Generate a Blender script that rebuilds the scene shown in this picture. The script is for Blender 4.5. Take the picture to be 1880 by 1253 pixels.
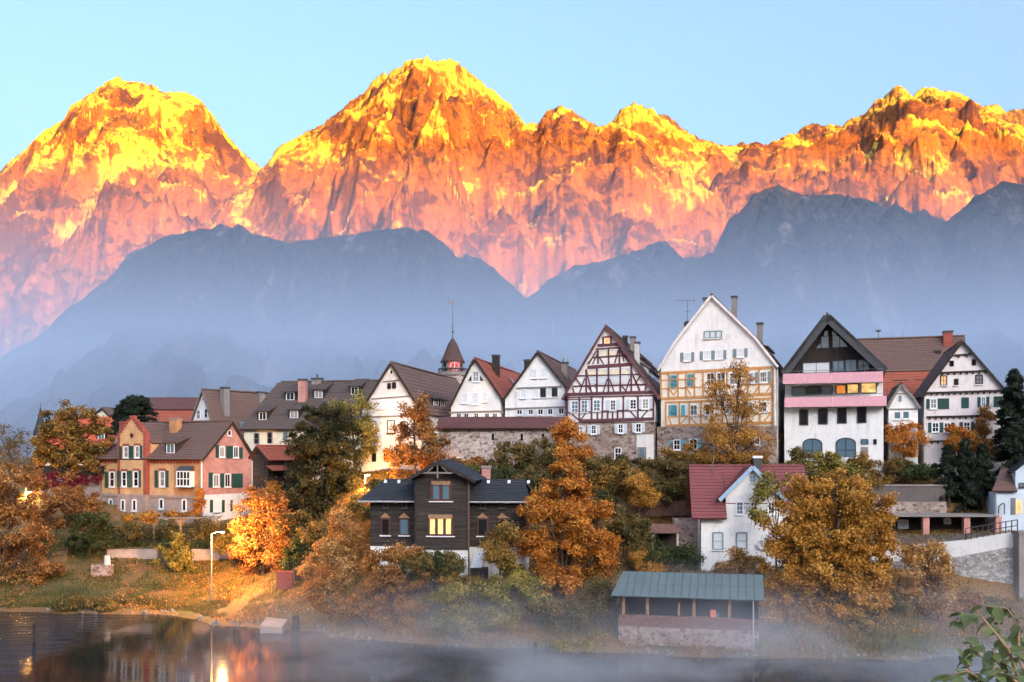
import bpy, math, random
import numpy as np
from mathutils import Matrix, Vector

# ------------------------------------------------------------------ scene, camera, sky, sun, exposure
sc = bpy.context.scene
C = sc.collection
for o in list(bpy.data.objects):
    bpy.data.objects.remove(o)
random.seed(7)
RNG = np.random.default_rng(11)
R = math.radians

F = 1800.0            # focal length in photo pixels (photo 1880 wide)
HZ = 830.0            # horizon row
CX = 940.0
CH = 14.8             # camera height above the river
SUN_EL, SUN_AZ = 16.0, 24.0       # sun behind the camera, to the right

cam = bpy.data.cameras.new('camera')
camo = bpy.data.objects.new('camera', cam)
C.objects.link(camo)
camo.location = (0, 0, CH)
camo.rotation_euler = (R(90), 0, 0)
cam.sensor_width = 36.0
cam.lens = F / 1880 * 36.0
cam.shift_y = (HZ - 626.5) / 1880
cam.clip_start = 0.2
cam.clip_end = 30000
sc.camera = camo

world = bpy.data.worlds.new("World")
sc.world = world
world.use_nodes = True
wn = world.node_tree
sky = wn.nodes.new('ShaderNodeTexSky')
sky.sky_type = 'NISHITA'
sky.sun_disc = False
sky.sun_elevation = R(SUN_EL)
sky.sun_rotation = R(180 - SUN_AZ)
sky.air_density = 0.85
sky.dust_density = 10
sky.ozone_density = 4.0
wn.links.new(sky.outputs[0], wn.nodes['Background'].inputs[0])
wn.nodes['Background'].inputs[1].default_value = 0.10

sun = bpy.data.lights.new('sun', 'SUN')
sun.energy = 3.0
sun.angle = R(0.5)
sun.color = (1.0, 0.42, 0.05)
suno = bpy.data.objects.new('sun', sun)
C.objects.link(suno)
sdir = Vector((math.sin(R(SUN_AZ)) * math.cos(R(SUN_EL)), -math.cos(R(SUN_AZ)) * math.cos(R(SUN_EL)), math.sin(R(SUN_EL))))
suno.rotation_euler = sdir.to_track_quat('Z', 'Y').to_euler()
suno.location = (0, 0, 300)

vs = sc.view_settings
vs.view_transform = 'Standard'
vs.look = 'None'
vs.gamma = 1
vs.use_curve_mapping = False
vs.exposure = 2.82
sc.cycles.max_bounces = 6
sc.cycles.diffuse_bounces = 3
sc.cycles.glossy_bounces = 3
sc.cycles.transmission_bounces = 3
sc.cycles.transparent_max_bounces = 6
sc.cycles.volume_bounces = 1
sc.cycles.caustics_reflective = False
sc.cycles.caustics_refractive = False
sc.cycles.volume_max_steps = 128

# ------------------------------------------------------------------ helpers
def P(px, py, D):
    return Vector(((px - CX) / F * D, D, CH + (HZ - py) / F * D))

def tag(o, label=None, cat=None, group=None, kind=None):
    if label: o['label'] = label
    if cat: o['category'] = cat
    if group: o['group'] = group
    if kind: o['kind'] = kind
    return o

def empty(name, loc, rz=0.0):
    o = bpy.data.objects.new(name, None)
    o.location = loc
    o.rotation_euler = (0, 0, rz)
    o.empty_display_size = 0.5
    C.objects.link(o)
    return o

class MB:
    """collects faces; build() links them as one mesh object"""
    def __init__(s, T=None):
        s.v = []; s.f = []; s.T = T
    def add(s, pts, faces):
        n = len(s.v)
        if s.T: pts = [s.T(*p) for p in pts]
        s.v += [tuple(p) for p in pts]
        s.f += [tuple(i + n for i in f) for f in faces]
        return s
    def box(s, x0, x1, y0, y1, z0, z1):
        return s.add([(x0,y0,z0),(x1,y0,z0),(x1,y1,z0),(x0,y1,z0),(x0,y0,z1),(x1,y0,z1),(x1,y1,z1),(x0,y1,z1)],
              [(0,3,2,1),(4,5,6,7),(0,1,5,4),(1,2,6,5),(2,3,7,6),(3,0,4,7)])
    def prism(s, poly, y0, y1):
        """poly in (x,z), counter-clockwise seen from -y; extruded along y"""
        n = len(poly)
        pts = [(x, y0, z) for x, z in poly] + [(x, y1, z) for x, z in poly]
        fs = [tuple(range(n)), tuple(range(2*n-1, n-1, -1))]
        fs += [(i, i+n, (i+1) % n + n, (i+1) % n) for i in range(n)]
        return s.add(pts, fs)
    def bar(s, a, b, w, d, out=0.0):
        """flat bar in the x-z plane from a to b (x,z), width w, standing from y=-out-d to y=-out"""
        ax, az = a; bx, bz = b
        L = math.hypot(bx-ax, bz-az) or 1e-6
        nx, nz = -(bz-az)/L*w/2, (bx-ax)/L*w/2
        poly = [(ax-nx,az-nz),(bx-nx,bz-nz),(bx+nx,bz+nz),(ax+nx,az+nz)]
        return s.prism(poly, -out-d, -out)
    def tube(s, pts, radii, n=6, cap=True):
        base = len(s.v); k = len(pts)
        vs_ = []; fs = []
        for i, p in enumerate(pts):
            p = Vector(p)
            d = (Vector(pts[min(i+1,k-1)]) - Vector(pts[max(i-1,0)]))
            d = d.normalized() if d.length > 1e-9 else Vector((0,0,1))
            a = d.cross(Vector((0.31,0.12,0.94) if abs(d.z) < .9 else (1,0.1,0))).normalized()
            b = d.cross(a)
            for j in range(n):
                t = 2*math.pi*j/n
                vs_.append(tuple(p + (a*math.cos(t)+b*math.sin(t))*radii[i]))
        for i in range(k-1):
            for j in range(n):
                fs.append((i*n+j, i*n+(j+1)%n, (i+1)*n+(j+1)%n, (i+1)*n+j))
        if cap:
            fs.append(tuple(range(n-1,-1,-1))); fs.append(tuple((k-1)*n+j for j in range(n)))
        return s.add(vs_, fs)
    def lathe(s, prof, n=16, c=(0,0)):
        k = len(prof)
        vs_ = [(c[0]+r*math.cos(2*math.pi*j/n), c[1]+r*math.sin(2*math.pi*j/n), z) for r, z in prof for j in range(n)]
        fs = [(i*n+j, i*n+(j+1)%n, (i+1)*n+(j+1)%n, (i+1)*n+j) for i in range(k-1) for j in range(n)]
        fs.append(tuple(range(n-1,-1,-1))); fs.append(tuple((k-1)*n+j for j in range(n)))
        return s.add(vs_, fs)
    def build(s, name, mat, parent=None, smooth=False):
        me = bpy.data.meshes.new(name)
        me.from_pydata(s.v, [], s.f)
        me.materials.append(mat)
        if smooth: me.shade_smooth()
        o = bpy.data.objects.new(name, me)
        C.objects.link(o)
        if parent: o.parent = parent
        return o

def np_mesh(name, V, Q, mat, parent=None, smooth=False):
    """fast mesh of quads (numpy)"""
    me = bpy.data.meshes.new(name)
    nv, nq = len(V), len(Q)
    me.vertices.add(nv); me.vertices.foreach_set('co', np.asarray(V, np.float32).ravel())
    me.loops.add(nq*4); me.loops.foreach_set('vertex_index', np.asarray(Q, np.int32).ravel())
    me.polygons.add(nq)
    me.polygons.foreach_set('loop_start', np.arange(0, nq*4, 4, dtype=np.int32))
    me.update(calc_edges=True)
    me.validate()
    me.materials.append(mat)
    if smooth: me.shade_smooth()
    o = bpy.data.objects.new(name, me)
    C.objects.link(o)
    if parent: o.parent = parent
    return o

# ------------------------------------------------------------------ materials
def newmat(name):
    m = bpy.data.materials.new(name); m.use_nodes = True
    nt = m.node_tree
    b = nt.nodes['Principled BSDF']
    b.inputs['Specular IOR Level'].default_value = 0.3
    return m, nt, b

def N(nt, t, **kw):
    n = nt.nodes.new(t)
    for k, v in kw.items():
        if hasattr(n, k): setattr(n, k, v)
        else: n.inputs[k.replace('_', ' ')].default_value = v
    return n

def ramp(nt, fac, stops, interp='LINEAR'):
    r = nt.nodes.new('ShaderNodeValToRGB')
    r.color_ramp.interpolation = interp
    e = r.color_ramp.elements
    while len(e) < len(stops): e.new(0.5)
    for i, (p, c) in enumerate(stops):
        e[i].position = p
        e[i].color = (*c, 1) if len(c) == 3 else c
    nt.links.new(fac, r.inputs[0])
    return r.outputs[0]

def mixc(nt, fac, a, b, mode='MIX'):
    m = nt.nodes.new('ShaderNodeMix'); m.data_type = 'RGBA'; m.blend_type = mode
    for sock, v in ((m.inputs[0], fac), (m.inputs[6], a), (m.inputs[7], b)):
        if hasattr(v, 'node'): nt.links.new(v, sock)
        elif isinstance(v, (int, float)): sock.default_value = v
        else: sock.default_value = (*v, 1)
    return m.outputs[2]

def mathn(nt, op, a, b=None):
    m = nt.nodes.new('ShaderNodeMath'); m.operation = op
    for i, v in enumerate((a, b)):
        if v is None: continue
        if hasattr(v, 'node'): nt.links.new(v, m.inputs[i])
        else: m.inputs[i].default_value = v
    return m.outputs[0]

def bump(nt, b, h, strength=0.4, dist=0.05):
    n = nt.nodes.new('ShaderNodeBump'); n.inputs['Strength'].default_value = strength
    n.inputs['Distance'].default_value = dist
    nt.links.new(h, n.inputs['Height']); nt.links.new(n.outputs[0], b.inputs['Normal'])

def noise(nt, scale, detail=4, rough=.6, vec=None, dist=0.0):
    n = nt.nodes.new('ShaderNodeTexNoise')
    n.inputs['Scale'].default_value = scale; n.inputs['Detail'].default_value = detail
    n.inputs['Roughness'].default_value = rough; n.inputs['Distortion'].default_value = dist
    if vec is None:
        vec = coord(nt)
    nt.links.new(vec, n.inputs['Vector'])
    return n.outputs[0]

def coord(nt, kind='Object', scale=None, rot=None):
    t = nt.nodes.new('ShaderNodeTexCoord')
    if scale is None and rot is None: return t.outputs[kind]
    mp = nt.nodes.new('ShaderNodeMapping')
    if scale: mp.inputs['Scale'].default_value = scale
    if rot: mp.inputs['Rotation'].default_value = rot
    nt.links.new(t.outputs[kind], mp.inputs['Vector'])
    return mp.outputs[0]

def plain(name, col, rough=.7, metal=0.0, var=.12, sc_=3.0):
    m, nt, b = newmat(name)
    n = noise(nt, sc_, 3)
    c = ramp(nt, n, [(.3, [x*(1-var) for x in col]), (.7, [min(1, x*(1+var)) for x in col])])
    nt.links.new(c, b.inputs['Base Color'])
    b.inputs['Roughness'].default_value = rough; b.inputs['Metallic'].default_value = metal
    return m

def plaster(name, col, dirt=.25, dirtcol=(.35,.31,.27)):
    m, nt, b = newmat(name)
    n1 = noise(nt, .55, 5, .65)
    streak = noise(nt, 1.0, 4, .6, coord(nt, 'Object', (2.2, 2.2, .22)))
    f = mathn(nt, 'MULTIPLY', ramp(nt, streak, [(.5, (0,0,0)), (.78, (1,1,1))]), ramp(nt, n1, [(.4, (0,0,0)), (.68, (1,1,1))]))
    f = mathn(nt, 'MULTIPLY', f, min(1.0, dirt*2.6))
    blot = ramp(nt, noise(nt, .9, 6, .7), [(.54, (0,0,0)), (.66, (.3,.3,.3))])
    f = mathn(nt, 'MAXIMUM', f, blot)
    base = ramp(nt, noise(nt, .5, 6, .7), [(.3, [x*.86 for x in col]), (.65, col)])
    nt.links.new(mixc(nt, f, base, dirtcol), b.inputs['Base Color'])
    b.inputs['Roughness'].default_value = .92
    bump(nt, b, noise(nt, 30, 3), .25, .02)
    return m

def roofmat(name, c1, c2, moss=(.10,.10,.07), mossamt=.5, tile=(0.26, 0.34)):
    """local x along the ridge, local y up the slope"""
    m, nt, b = newmat(name)
    vec = coord(nt)
    br = nt.nodes.new('ShaderNodeTexBrick')
    br.inputs['Scale'].default_value = 1.0
    br.inputs['Brick Width'].default_value = tile[0]; br.inputs['Row Height'].default_value = tile[1]
    br.inputs['Mortar Size'].default_value = .02; br.inputs['Mortar Smooth'].default_value = .4
    br.inputs['Color1'].default_value = (*c1, 1); br.inputs['Color2'].default_value = (*c2, 1)
    br.inputs['Mortar'].default_value = (*[x*.45 for x in c1], 1)
    nt.links.new(vec, br.inputs['Vector'])
    n = noise(nt, .45, 5, .7)
    f = ramp(nt, n, [(.40, (0,0,0)), (.64, (mossamt,)*3)])
    c = mixc(nt, f, br.outputs[0], moss)
    n2 = noise(nt, 5.0, 3)
    c = mixc(nt, .35, c, ramp(nt, n2, [(.3, [x*.6 for x in c1]), (.7, [min(1, x*1.3) for x in c2])]))
    nt.links.new(c, b.inputs['Base Color'])
    b.inputs['Roughness'].default_value = .8
    bump(nt, b, br.outputs['Fac'], -.5, .04)
    return m

def rubble(name, cols, scale=2.6, mortar=(.42,.37,.33), mw=.07):
    m, nt, b = newmat(name)
    vec = coord(nt, 'Object', (1, 1, 1.5))
    w = nt.nodes.new('ShaderNodeTexNoise'); w.inputs['Scale'].default_value = 1.6
    nt.links.new(vec, w.inputs['Vector'])
    vv = mixc(nt, .12, vec, w.outputs[1], 'ADD')
    v1 = N(nt, 'ShaderNodeTexVoronoi'); v1.inputs['Scale'].default_value = scale
    v2 = N(nt, 'ShaderNodeTexVoronoi', feature='DISTANCE_TO_EDGE'); v2.inputs['Scale'].default_value = scale
    nt.links.new(vv, v1.inputs['Vector']); nt.links.new(vv, v2.inputs['Vector'])
    sep = nt.nodes.new('ShaderNodeSeparateColor'); nt.links.new(v1.outputs['Color'], sep.inputs[0])
    k = len(cols)
    c = ramp(nt, sep.outputs[0], [(i/(k-1), x) for i, x in enumerate(cols)])
    c = mixc(nt, .3, c, ramp(nt, noise(nt, 9, 4), [(.3, cols[0]), (.7, cols[-1])]))
    e = ramp(nt, v2.outputs[0], [(0, (0,0,0)), (mw, (1,1,1))])
    c = mixc(nt, e, mortar, c)
    big = ramp(nt, noise(nt, .35, 5, .65), [(.35, (.62,.6,.58)), (.65, (1,1,1))])
    c = mixc(nt, 1.0, c, big, 'MULTIPLY')
    nt.links.new(c, b.inputs['Base Color'])
    b.inputs['Roughness'].default_value = .95
    bump(nt, b, e, .7, .06)
    return m

def brickmat(name, c1, c2, mortar, w=.5, h=.16):
    m, nt, b = newmat(name)
    t = nt.nodes.new('ShaderNodeTexCoord')
    sp = nt.nodes.new('ShaderNodeSeparateXYZ'); nt.links.new(t.outputs['Object'], sp.inputs[0])
    cb = nt.nodes.new('ShaderNodeCombineXYZ')
    nt.links.new(mathn(nt, 'ADD', sp.outputs[0], sp.outputs[1]), cb.inputs[0]); nt.links.new(sp.outputs[2], cb.inputs[1])
    br = nt.nodes.new('ShaderNodeTexBrick')
    br.inputs['Scale'].default_value = 1; br.inputs['Brick Width'].default_value = w; br.inputs['Row Height'].default_value = h
    br.inputs['Mortar Size'].default_value = .012
    br.inputs['Color1'].default_value = (*c1, 1); br.inputs['Color2'].default_value = (*c2, 1); br.inputs['Mortar'].default_value = (*mortar, 1)
    nt.links.new(cb.outputs[0], br.inputs['Vector'])
    big = ramp(nt, noise(nt, .7, 5, .7), [(.3, (.72,.7,.7)), (.65, (1.08,1.05,1.0))])
    nt.links.new(mixc(nt, 1.0, br.outputs[0], big, 'MULTIPLY'), b.inputs['Base Color'])
    b.inputs['Roughness'].default_value = .9
    bump(nt, b, br.outputs['Fac'], -.4, .02)
    return m

def glassmat(name, col=(.02,.025,.03), rough=.06, coat=.6):
    m, nt, b = newmat(name)
    b.inputs['Base Color'].default_value = (*col, 1)
    b.inputs['Roughness'].default_value = rough
    b.inputs['Specular IOR Level'].default_value = coat
    n = noise(nt, 1.3, 2); bump(nt, b, n, .12, .05)
    return m

def litmat(name, col, strength):
    m, nt, b = newmat(name)
    n = noise(nt, 1.8, 3)
    c = ramp(nt, n, [(.3, [x*.45 for x in col]), (.65, col)])
    nt.links.new(c, b.inputs['Base Color']); nt.links.new(c, b.inputs['Emission Color'])
    b.inputs['Emission Strength'].default_value = strength
    return m

def leafmat(name, pal, trans=.35):
    m, nt, b = newmat(name)
    g = nt.nodes.new('ShaderNodeNewGeometry')
    k = len(pal)
    f = mathn(nt, 'ADD', mathn(nt, 'MULTIPLY', g.outputs['Random Per Island'], .8),
              mathn(nt, 'MULTIPLY', mathn(nt, 'SUBTRACT', noise(nt, .5, 4, .6), .38), 1.6))
    c = ramp(nt, f, [(i/(k-1), x) for i, x in enumerate(pal)])
    nt.links.new(c, b.inputs['Base Color'])
    b.inputs['Roughness'].default_value = .65
    t = nt.nodes.new('ShaderNodeBsdfTranslucent'); nt.links.new(c, t.inputs[0])
    mx = nt.nodes.new('ShaderNodeMixShader'); mx.inputs[0].default_value = trans
    nt.links.new(b.outputs[0], mx.inputs[1]); nt.links.new(t.outputs[0], mx.inputs[2])
    nt.links.new(mx.outputs[0], nt.nodes['Material Output'].inputs[0])
    return m

M = {}
M['white'] = plaster('white_plaster', (.83,.81,.79), .35)
M['whitewarm'] = plaster('warm_white_plaster', (.82,.79,.74), .3)
M['whitepink'] = plaster('pinkish_white_plaster', (.82,.73,.70), .3)
M['whitedirty'] = plaster('stained_white_plaster', (.76,.72,.68), .7)
M['cream'] = plaster('cream_plaster', (.80,.70,.53), .25)
M['bluewhite'] = plaster('bluish_plaster', (.62,.70,.76), .25)
M['infill'] = plaster('infill_plaster', (.82,.79,.77), .2)
M['infillwarm'] = plaster('warm_infill_plaster', (.84,.76,.63), .2)
M['pinkpanel'] = plain('pink_panel', (.72,.36,.41), .6, var=.05)
M['concrete'] = plaster('concrete', (.27,.23,.21), .8, (.10,.08,.07))
M['concrete_dark'] = plaster('dark_concrete', (.13,.108,.10), .8, (.05,.045,.04))
M['concretelight'] = plaster('light_concrete', (.62,.60,.58), .7, (.25,.22,.2))
M['tile_red'] = roofmat('red_tiles', (.40,.10,.055), (.32,.085,.05), mossamt=.3)
M['tile_orange'] = roofmat('orange_tiles', (.62,.11,.05), (.54,.10,.045), mossamt=.12)
M['tile_brown'] = roofmat('brown_tiles', (.19,.105,.085), (.15,.085,.07))
M['tile_dark'] = roofmat('dark_brown_tiles', (.13,.088,.078), (.10,.07,.062))
M['tile_wine'] = roofmat('wine_red_tiles', (.17,.07,.065), (.13,.058,.055), mossamt=.15)
M['tile_cottage'] = roofmat('cottage_tiles', (.25,.07,.07), (.20,.062,.062), mossamt=.12, tile=(.3,.4))
M['slate'] = roofmat('slate', (.048,.050,.054), (.034,.036,.040), moss=(.05,.055,.05), mossamt=.2, tile=(.3,.25))
M['sheet_green'] = plain('green_sheet_roof', (.115,.145,.14), .5, var=.1, sc_=.6)
M['rubble'] = rubble('pale_rubble', [(.20,.13,.115), (.60,.50,.45), (.82,.74,.68), (.34,.22,.20)], 2.7, (.70,.63,.58))
M['rubble_dark'] = rubble('brown_rubble', [(.15,.09,.075), (.44,.32,.26), (.64,.54,.47), (.27,.155,.125)], 2.7, (.54,.46,.41))
M['rubble_grey'] = rubble('grey_rubble', [(.25,.24,.23), (.48,.46,.45), (.70,.68,.67), (.30,.28,.27)], 3.4, (.18,.165,.155))
M['sandstone'] = brickmat('sandstone', (.42,.32,.28), (.36,.28,.25), (.30,.24,.21), .9, .42)
M['brick_yellow'] = brickmat('yellow_brick', (.70,.42,.20), (.62,.36,.17), (.52,.36,.22), .5, .14)
M['brick_orange'] = brickmat('orange_brick', (.56,.27,.12), (.48,.23,.10), (.42,.26,.17), .5, .14)
M['brick_pink'] = brickmat('pink_brick', (.58,.27,.23), (.50,.22,.19), (.52,.33,.29), .5, .15)
M['brick_red'] = brickmat('red_brick', (.38,.085,.06), (.31,.07,.05), (.30,.14,.11), .5, .15)
M['timber_purple'] = plain('purple_timber', (.115,.045,.055), .8, var=.3)
M['timber_orange'] = plain('ochre_timber', (.56,.27,.10), .8, var=.2)
M['timber_dark'] = plain('dark_timber', (.035,.026,.022), .8, var=.3)
M['board_black'] = plain('blackened_boards', (.036,.027,.022), .8, var=.45, sc_=6)
def boards_black():
    m, nt, b = newmat('blackened_boards')
    n = noise(nt, 1.0, 5, .7, coord(nt, 'Object', (.35, .35, 7.0)))
    n2 = noise(nt, .6, 4, .7)
    c = ramp(nt, n, [(.3, (.014,.011,.010)), (.5, (.040,.030,.025)), (.72, (.085,.068,.058))])
    nt.links.new(mixc(nt, ramp(nt, n2, [(.45, (0,0,0)), (.7, (.5,.5,.5))]), c, (.022,.018,.017)), b.inputs['Base Color'])
    b.inputs['Roughness'].default_value = .85
    return m
M['board_black'] = boards_black()
M['wood_brown'] = plain('brown_wood', (.17,.085,.065), .8, var=.3)
M['wood_tan'] = plain('tan_wood', (.30,.17,.09), .8, var=.3)
M['wood_grey'] = plain('weathered_wood', (.22,.19,.17), .9, var=.3)
M['shutter_green'] = plain('green_shutter', (.022,.075,.062), .6)
M['shutter_dark'] = plain('dark_shutter', (.03,.045,.045), .6)
M['shutter_grey'] = plain('pale_shutter', (.55,.58,.62), .6)
M['shutter_teal'] = plain('teal_shutter', (.10,.38,.46), .6)
M['shutter_sage'] = plain('sage_shutter', (.20,.27,.28), .6)
M['shutter_yellow'] = plain('cream_shutter', (.78,.66,.42), .6)
M['frame_white'] = plain('white_frame', (.80,.79,.78), .5, var=.05)
M['frame_dark'] = plain('dark_frame', (.05,.05,.055), .5)
M['frame_red'] = plain('red_brown_frame', (.085,.032,.028), .5)
M['frame_blue'] = plain('blue_bargeboard', (.30,.42,.55), .6)
M['lead'] = plain('sheet_lead', (.06,.06,.065), .5)
M['tower_tiles'] = plain('tower_tiles', (.085,.048,.042), .8, var=.25)
M['copper'] = plain('grey_metal', (.45,.45,.46), .4, .7)
M['pipe'] = plain('downpipe', (.55,.50,.48), .4, .4)
M['glass'] = glassmat('window_glass')
M['glass_blue'] = glassmat('blue_glass', (.10,.17,.22), .05, .8)
M['glass_teal'] = glassmat('teal_glass', (.05,.30,.38), .08, .6)
M['glass_blind'] = glassmat('lowered_blind', (.62,.64,.66), .5, .3)
M['glass_curtain'] = glassmat('curtained_glass', (.26,.25,.24), .1, .6)
M['glass_dark'] = glassmat('dark_glass', (.012,.012,.014), .1, .5)
M['lit'] = litmat('lit_room', (1.0,.62,.22), .16)
M['lit_soft'] = litmat('lit_curtain', (1.0,.52,.24), .11)
M['lit_orange'] = litmat('lit_orange_room', (1.0,.33,.06), .13)
M['clock_red'] = plain('red_clock_face', (.55,.06,.05), .6)
M['bark'] = plain('bark', (.085,.055,.04), .95, var=.35, sc_=8)
M['bark_grey'] = plain('grey_bark', (.14,.11,.09), .95, var=.35, sc_=8)
M['asphalt'] = plain('asphalt', (.10,.09,.088), .95, var=.2)
M['steel'] = plain('steel', (.22,.22,.23), .45, .6)
M['rail_dark'] = plain('dark_rail', (.05,.045,.045), .6)

# ------------------------------------------------------------------ numpy noise
_PERM = np.random.default_rng(5).permutation(4096)
_GRAD = np.random.default_rng(6).uniform(0, 2*np.pi, 4096)
def perlin(x, y):
    xi = np.floor(x).astype(np.int64); yi = np.floor(y).astype(np.int64)
    xf = x - xi; yf = y - yi
    u = xf*xf*xf*(xf*(xf*6-15)+10); v = yf*yf*yf*(yf*(yf*6-15)+10)
    def g(ix, iy, dx, dy):
        h = _GRAD[_PERM[(_PERM[ix & 4095] + iy) & 4095]]
        return np.cos(h)*dx + np.sin(h)*dy
    a = g(xi, yi, xf, yf); b = g(xi+1, yi, xf-1, yf)
    c = g(xi, yi+1, xf, yf-1); d = g(xi+1, yi+1, xf-1, yf-1)
    return ((a + u*(b-a)) + v*((c + u*(d-c)) - (a + u*(b-a)))) * 1.5
def fbm(x, y, o=5, g=.5):
    s = 0; a = 1
    for i in range(o):
        s = s + a*perlin(x*2**i + 17.3*i, y*2**i + 5.7*i); a *= g
    return s
def ridged(x, y, o=5, g=.5):
    s = 0; a = 1; w = 1
    for i in range(o):
        r = (1 - np.abs(perlin(x*2**i + 31.7*i, y*2**i + 11.1*i)))**2
        s = s + a*r*w; w = np.clip(r*1.4, 0, 1); a *= g
    return s

# ------------------------------------------------------------------ ground
COLS = [
 (-60, [(60,-1.5),(88,-1.2),(93,0.2),(97,1.0),(105,4),(116,7),(130,12),(150,13.3)]),
 (-47, [(60,-1.5),(86,-1.2),(91.5,0.2),(96,1.0),(105,4),(116,7),(130,12),(150,13.3)]),
 (-32, [(60,-1.5),(84,-1.2),(90,0.2),(96,1.0),(104,3.2),(106,4.3),(113,6.8),(127,7.2),(140,12.3),(160,13.3)]),
 (-24.5,[(60,-1.5),(79,-1.2),(84,0.2),(92,1.1),(100,3.5),(110,6.6),(126,7.6),(140,12.8),(160,13.4)]),
 (-16, [(60,-1.5),(77,-1.2),(81.5,0.2),(84,1.2),(90,4),(96,8),(102,12),(115,13.4)]),
 (-12.5,[(60,-1.5),(73,-1.2),(78,0.2),(80,2),(82,3.9),(91,4.2),(96,9),(102,12.6),(112,13.4)]),
 (0,   [(60,-1.5),(70,-1.2),(74.5,0.2),(79,2.4),(82,3.9),(91,4.3),(96,9),(102,12.8),(112,13.4)]),
 (5,   [(60,-1.5),(69,-1.2),(73,0.2),(79,2.3),(87,4.4),(95,9.5),(102,12.8),(112,13.4)]),
 (16,  [(60,-1.5),(67,-1.2),(70.8,0.2),(72.5,.5),(78,1.3),(84,3),(90,3.7),(96,4.2),(100,10.5),(104,13.0),(112,13.4)]),
 (28,  [(60,-1.5),(67,-1.2),(70.5,0.2),(76,1.8),(86,3.6),(94,5.5),(100,10.5),(104,12.8),(112,13.4)]),
 (34,  [(60,-1.5),(68,-1.2),(72.2,0.2),(79,2.0),(82.3,2.3),(84.0,6.1),(90,6.6),(94,7),(96.2,10.2),(100,12),(108,13.4)]),
 (39,  [(60,-1.5),(69,-1.2),(73.5,0.2),(79,2.1),(82.3,2.4),(84.0,6.4),(90,6.9),(94,7),(96.2,10.4),(100,12),(108,13.4)]),
 (48,  [(60,-1.5),(71,-1.2),(75.5,0.2),(79,2.4),(82.3,2.6),(84.0,6.9),(90,7.2),(94,7.2),(96.2,10.4),(100,12),(108,13.4)]),
 (60,  [(60,-1.5),(71,-1.2),(75.5,0.2),(80,2.5),(83,6.9),(90,7.2),(97,11),(108,13.4)]),
]
def gz_base(X, Y):
    X = np.asarray(X, float); Y = np.asarray(Y, float)
    xs = np.array([c[0] for c in COLS], float)
    prof = np.stack([np.interp(Y, [p[0] for p in c[1]], [p[1] for p in c[1]]) for c in COLS])
    i = np.clip(np.searchsorted(xs, X) - 1, 0, len(xs)-2)
    t = np.clip((X - xs[i]) / (xs[i+1]-xs[i]), 0, 1)
    t = t*t*(3-2*t)
    idx = np.arange(X.size).reshape(X.shape) if False else None
    a = np.take_along_axis(prof.reshape(len(xs), -1), i.reshape(1, -1), 0).reshape(X.shape)
    b = np.take_along_axis(prof.reshape(len(xs), -1), (i+1).reshape(1, -1), 0).reshape(X.shape)
    z = a*(1-t) + b*t
    near = np.interp(Y, [-400, -5, 2, 10, 30, 52, 60, 66], [13.4, 13.1, 12.6, 11.2, 5.6, 0.6, -0.6, -1.5])
    return np.where(Y < 64, np.maximum(near, -1.5), z)
def gz(x, y):
    return float(gz_base(np.array([x]), np.array([y]))[0])

def axis(lo, a, b, hi, step, grow=1.22):
    mid = list(np.arange(a, b+step/2, step))
    left = []; s = step; x = a
    while x > lo: s *= grow; x -= s; left.append(max(x, lo))
    right = []; s = step; x = b
    while x < hi: s *= grow; x += s; right.append(min(x, hi))
    return np.array(left[::-1] + mid + right)

def grid_mesh(name, X, Y, Z, mat, smooth=True):
    ny, nx = X.shape
    V = np.stack([X, Y, Z], -1).reshape(-1, 3)
    i = np.arange(ny*nx).reshape(ny, nx)
    Q = np.stack([i[:-1,:-1], i[:-1,1:], i[1:,1:], i[1:,:-1]], -1).reshape(-1, 4)
    return np_mesh(name, V, Q, mat, smooth=smooth)

def ground_material():
    m, nt, b = newmat('ground')
    n1 = noise(nt, .16, 5, .65)
    n2 = noise(nt, 1.1, 5, .7)
    n3 = noise(nt, 7.0, 4, .7)
    grass = ramp(nt, n3, [(.3, (.035,.042,.014)), (.55, (.085,.085,.03)), (.8, (.16,.13,.05))])
    litter = ramp(nt, n3, [(.25, (.07,.04,.02)), (.5, (.22,.115,.04)), (.75, (.38,.20,.07))])
    soil = ramp(nt, n3, [(.3, (.06,.045,.035)), (.7, (.15,.12,.10))])
    f = ramp(nt, n1, [(.40, (0,0,0)), (.56, (1,1,1))])
    c = mixc(nt, f, grass, litter)
    c = mixc(nt, ramp(nt, n2, [(.58, (0,0,0)), (.68, (.8,.8,.8))]), c, soil)
    nt.links.new(c, b.inputs['Base Color'])
    b.inputs['Roughness'].default_value = .95
    bump(nt, b, n3, .8, .15)
    return m
M['ground'] = ground_material()
gx = axis(-5000, -66, 66, 5000, .75, 1.25)
gy = axis(-7200, 62, 150, 3600, .75, 1.25)
GX, GY = np.meshgrid(gx, gy)
GZ = gz_base(GX, GY)
inner = (np.abs(GX) < 70) & (GY > 62) & (GY < 170)
GZ = GZ + np.where(inner, .12*fbm(GX*.35, GY*.35, 4) + .05*fbm(GX*1.1+9, GY*1.1, 2), 0)
g = grid_mesh('ground', GX, GY, GZ, M['ground'])
tag(g, kind='structure')

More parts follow.
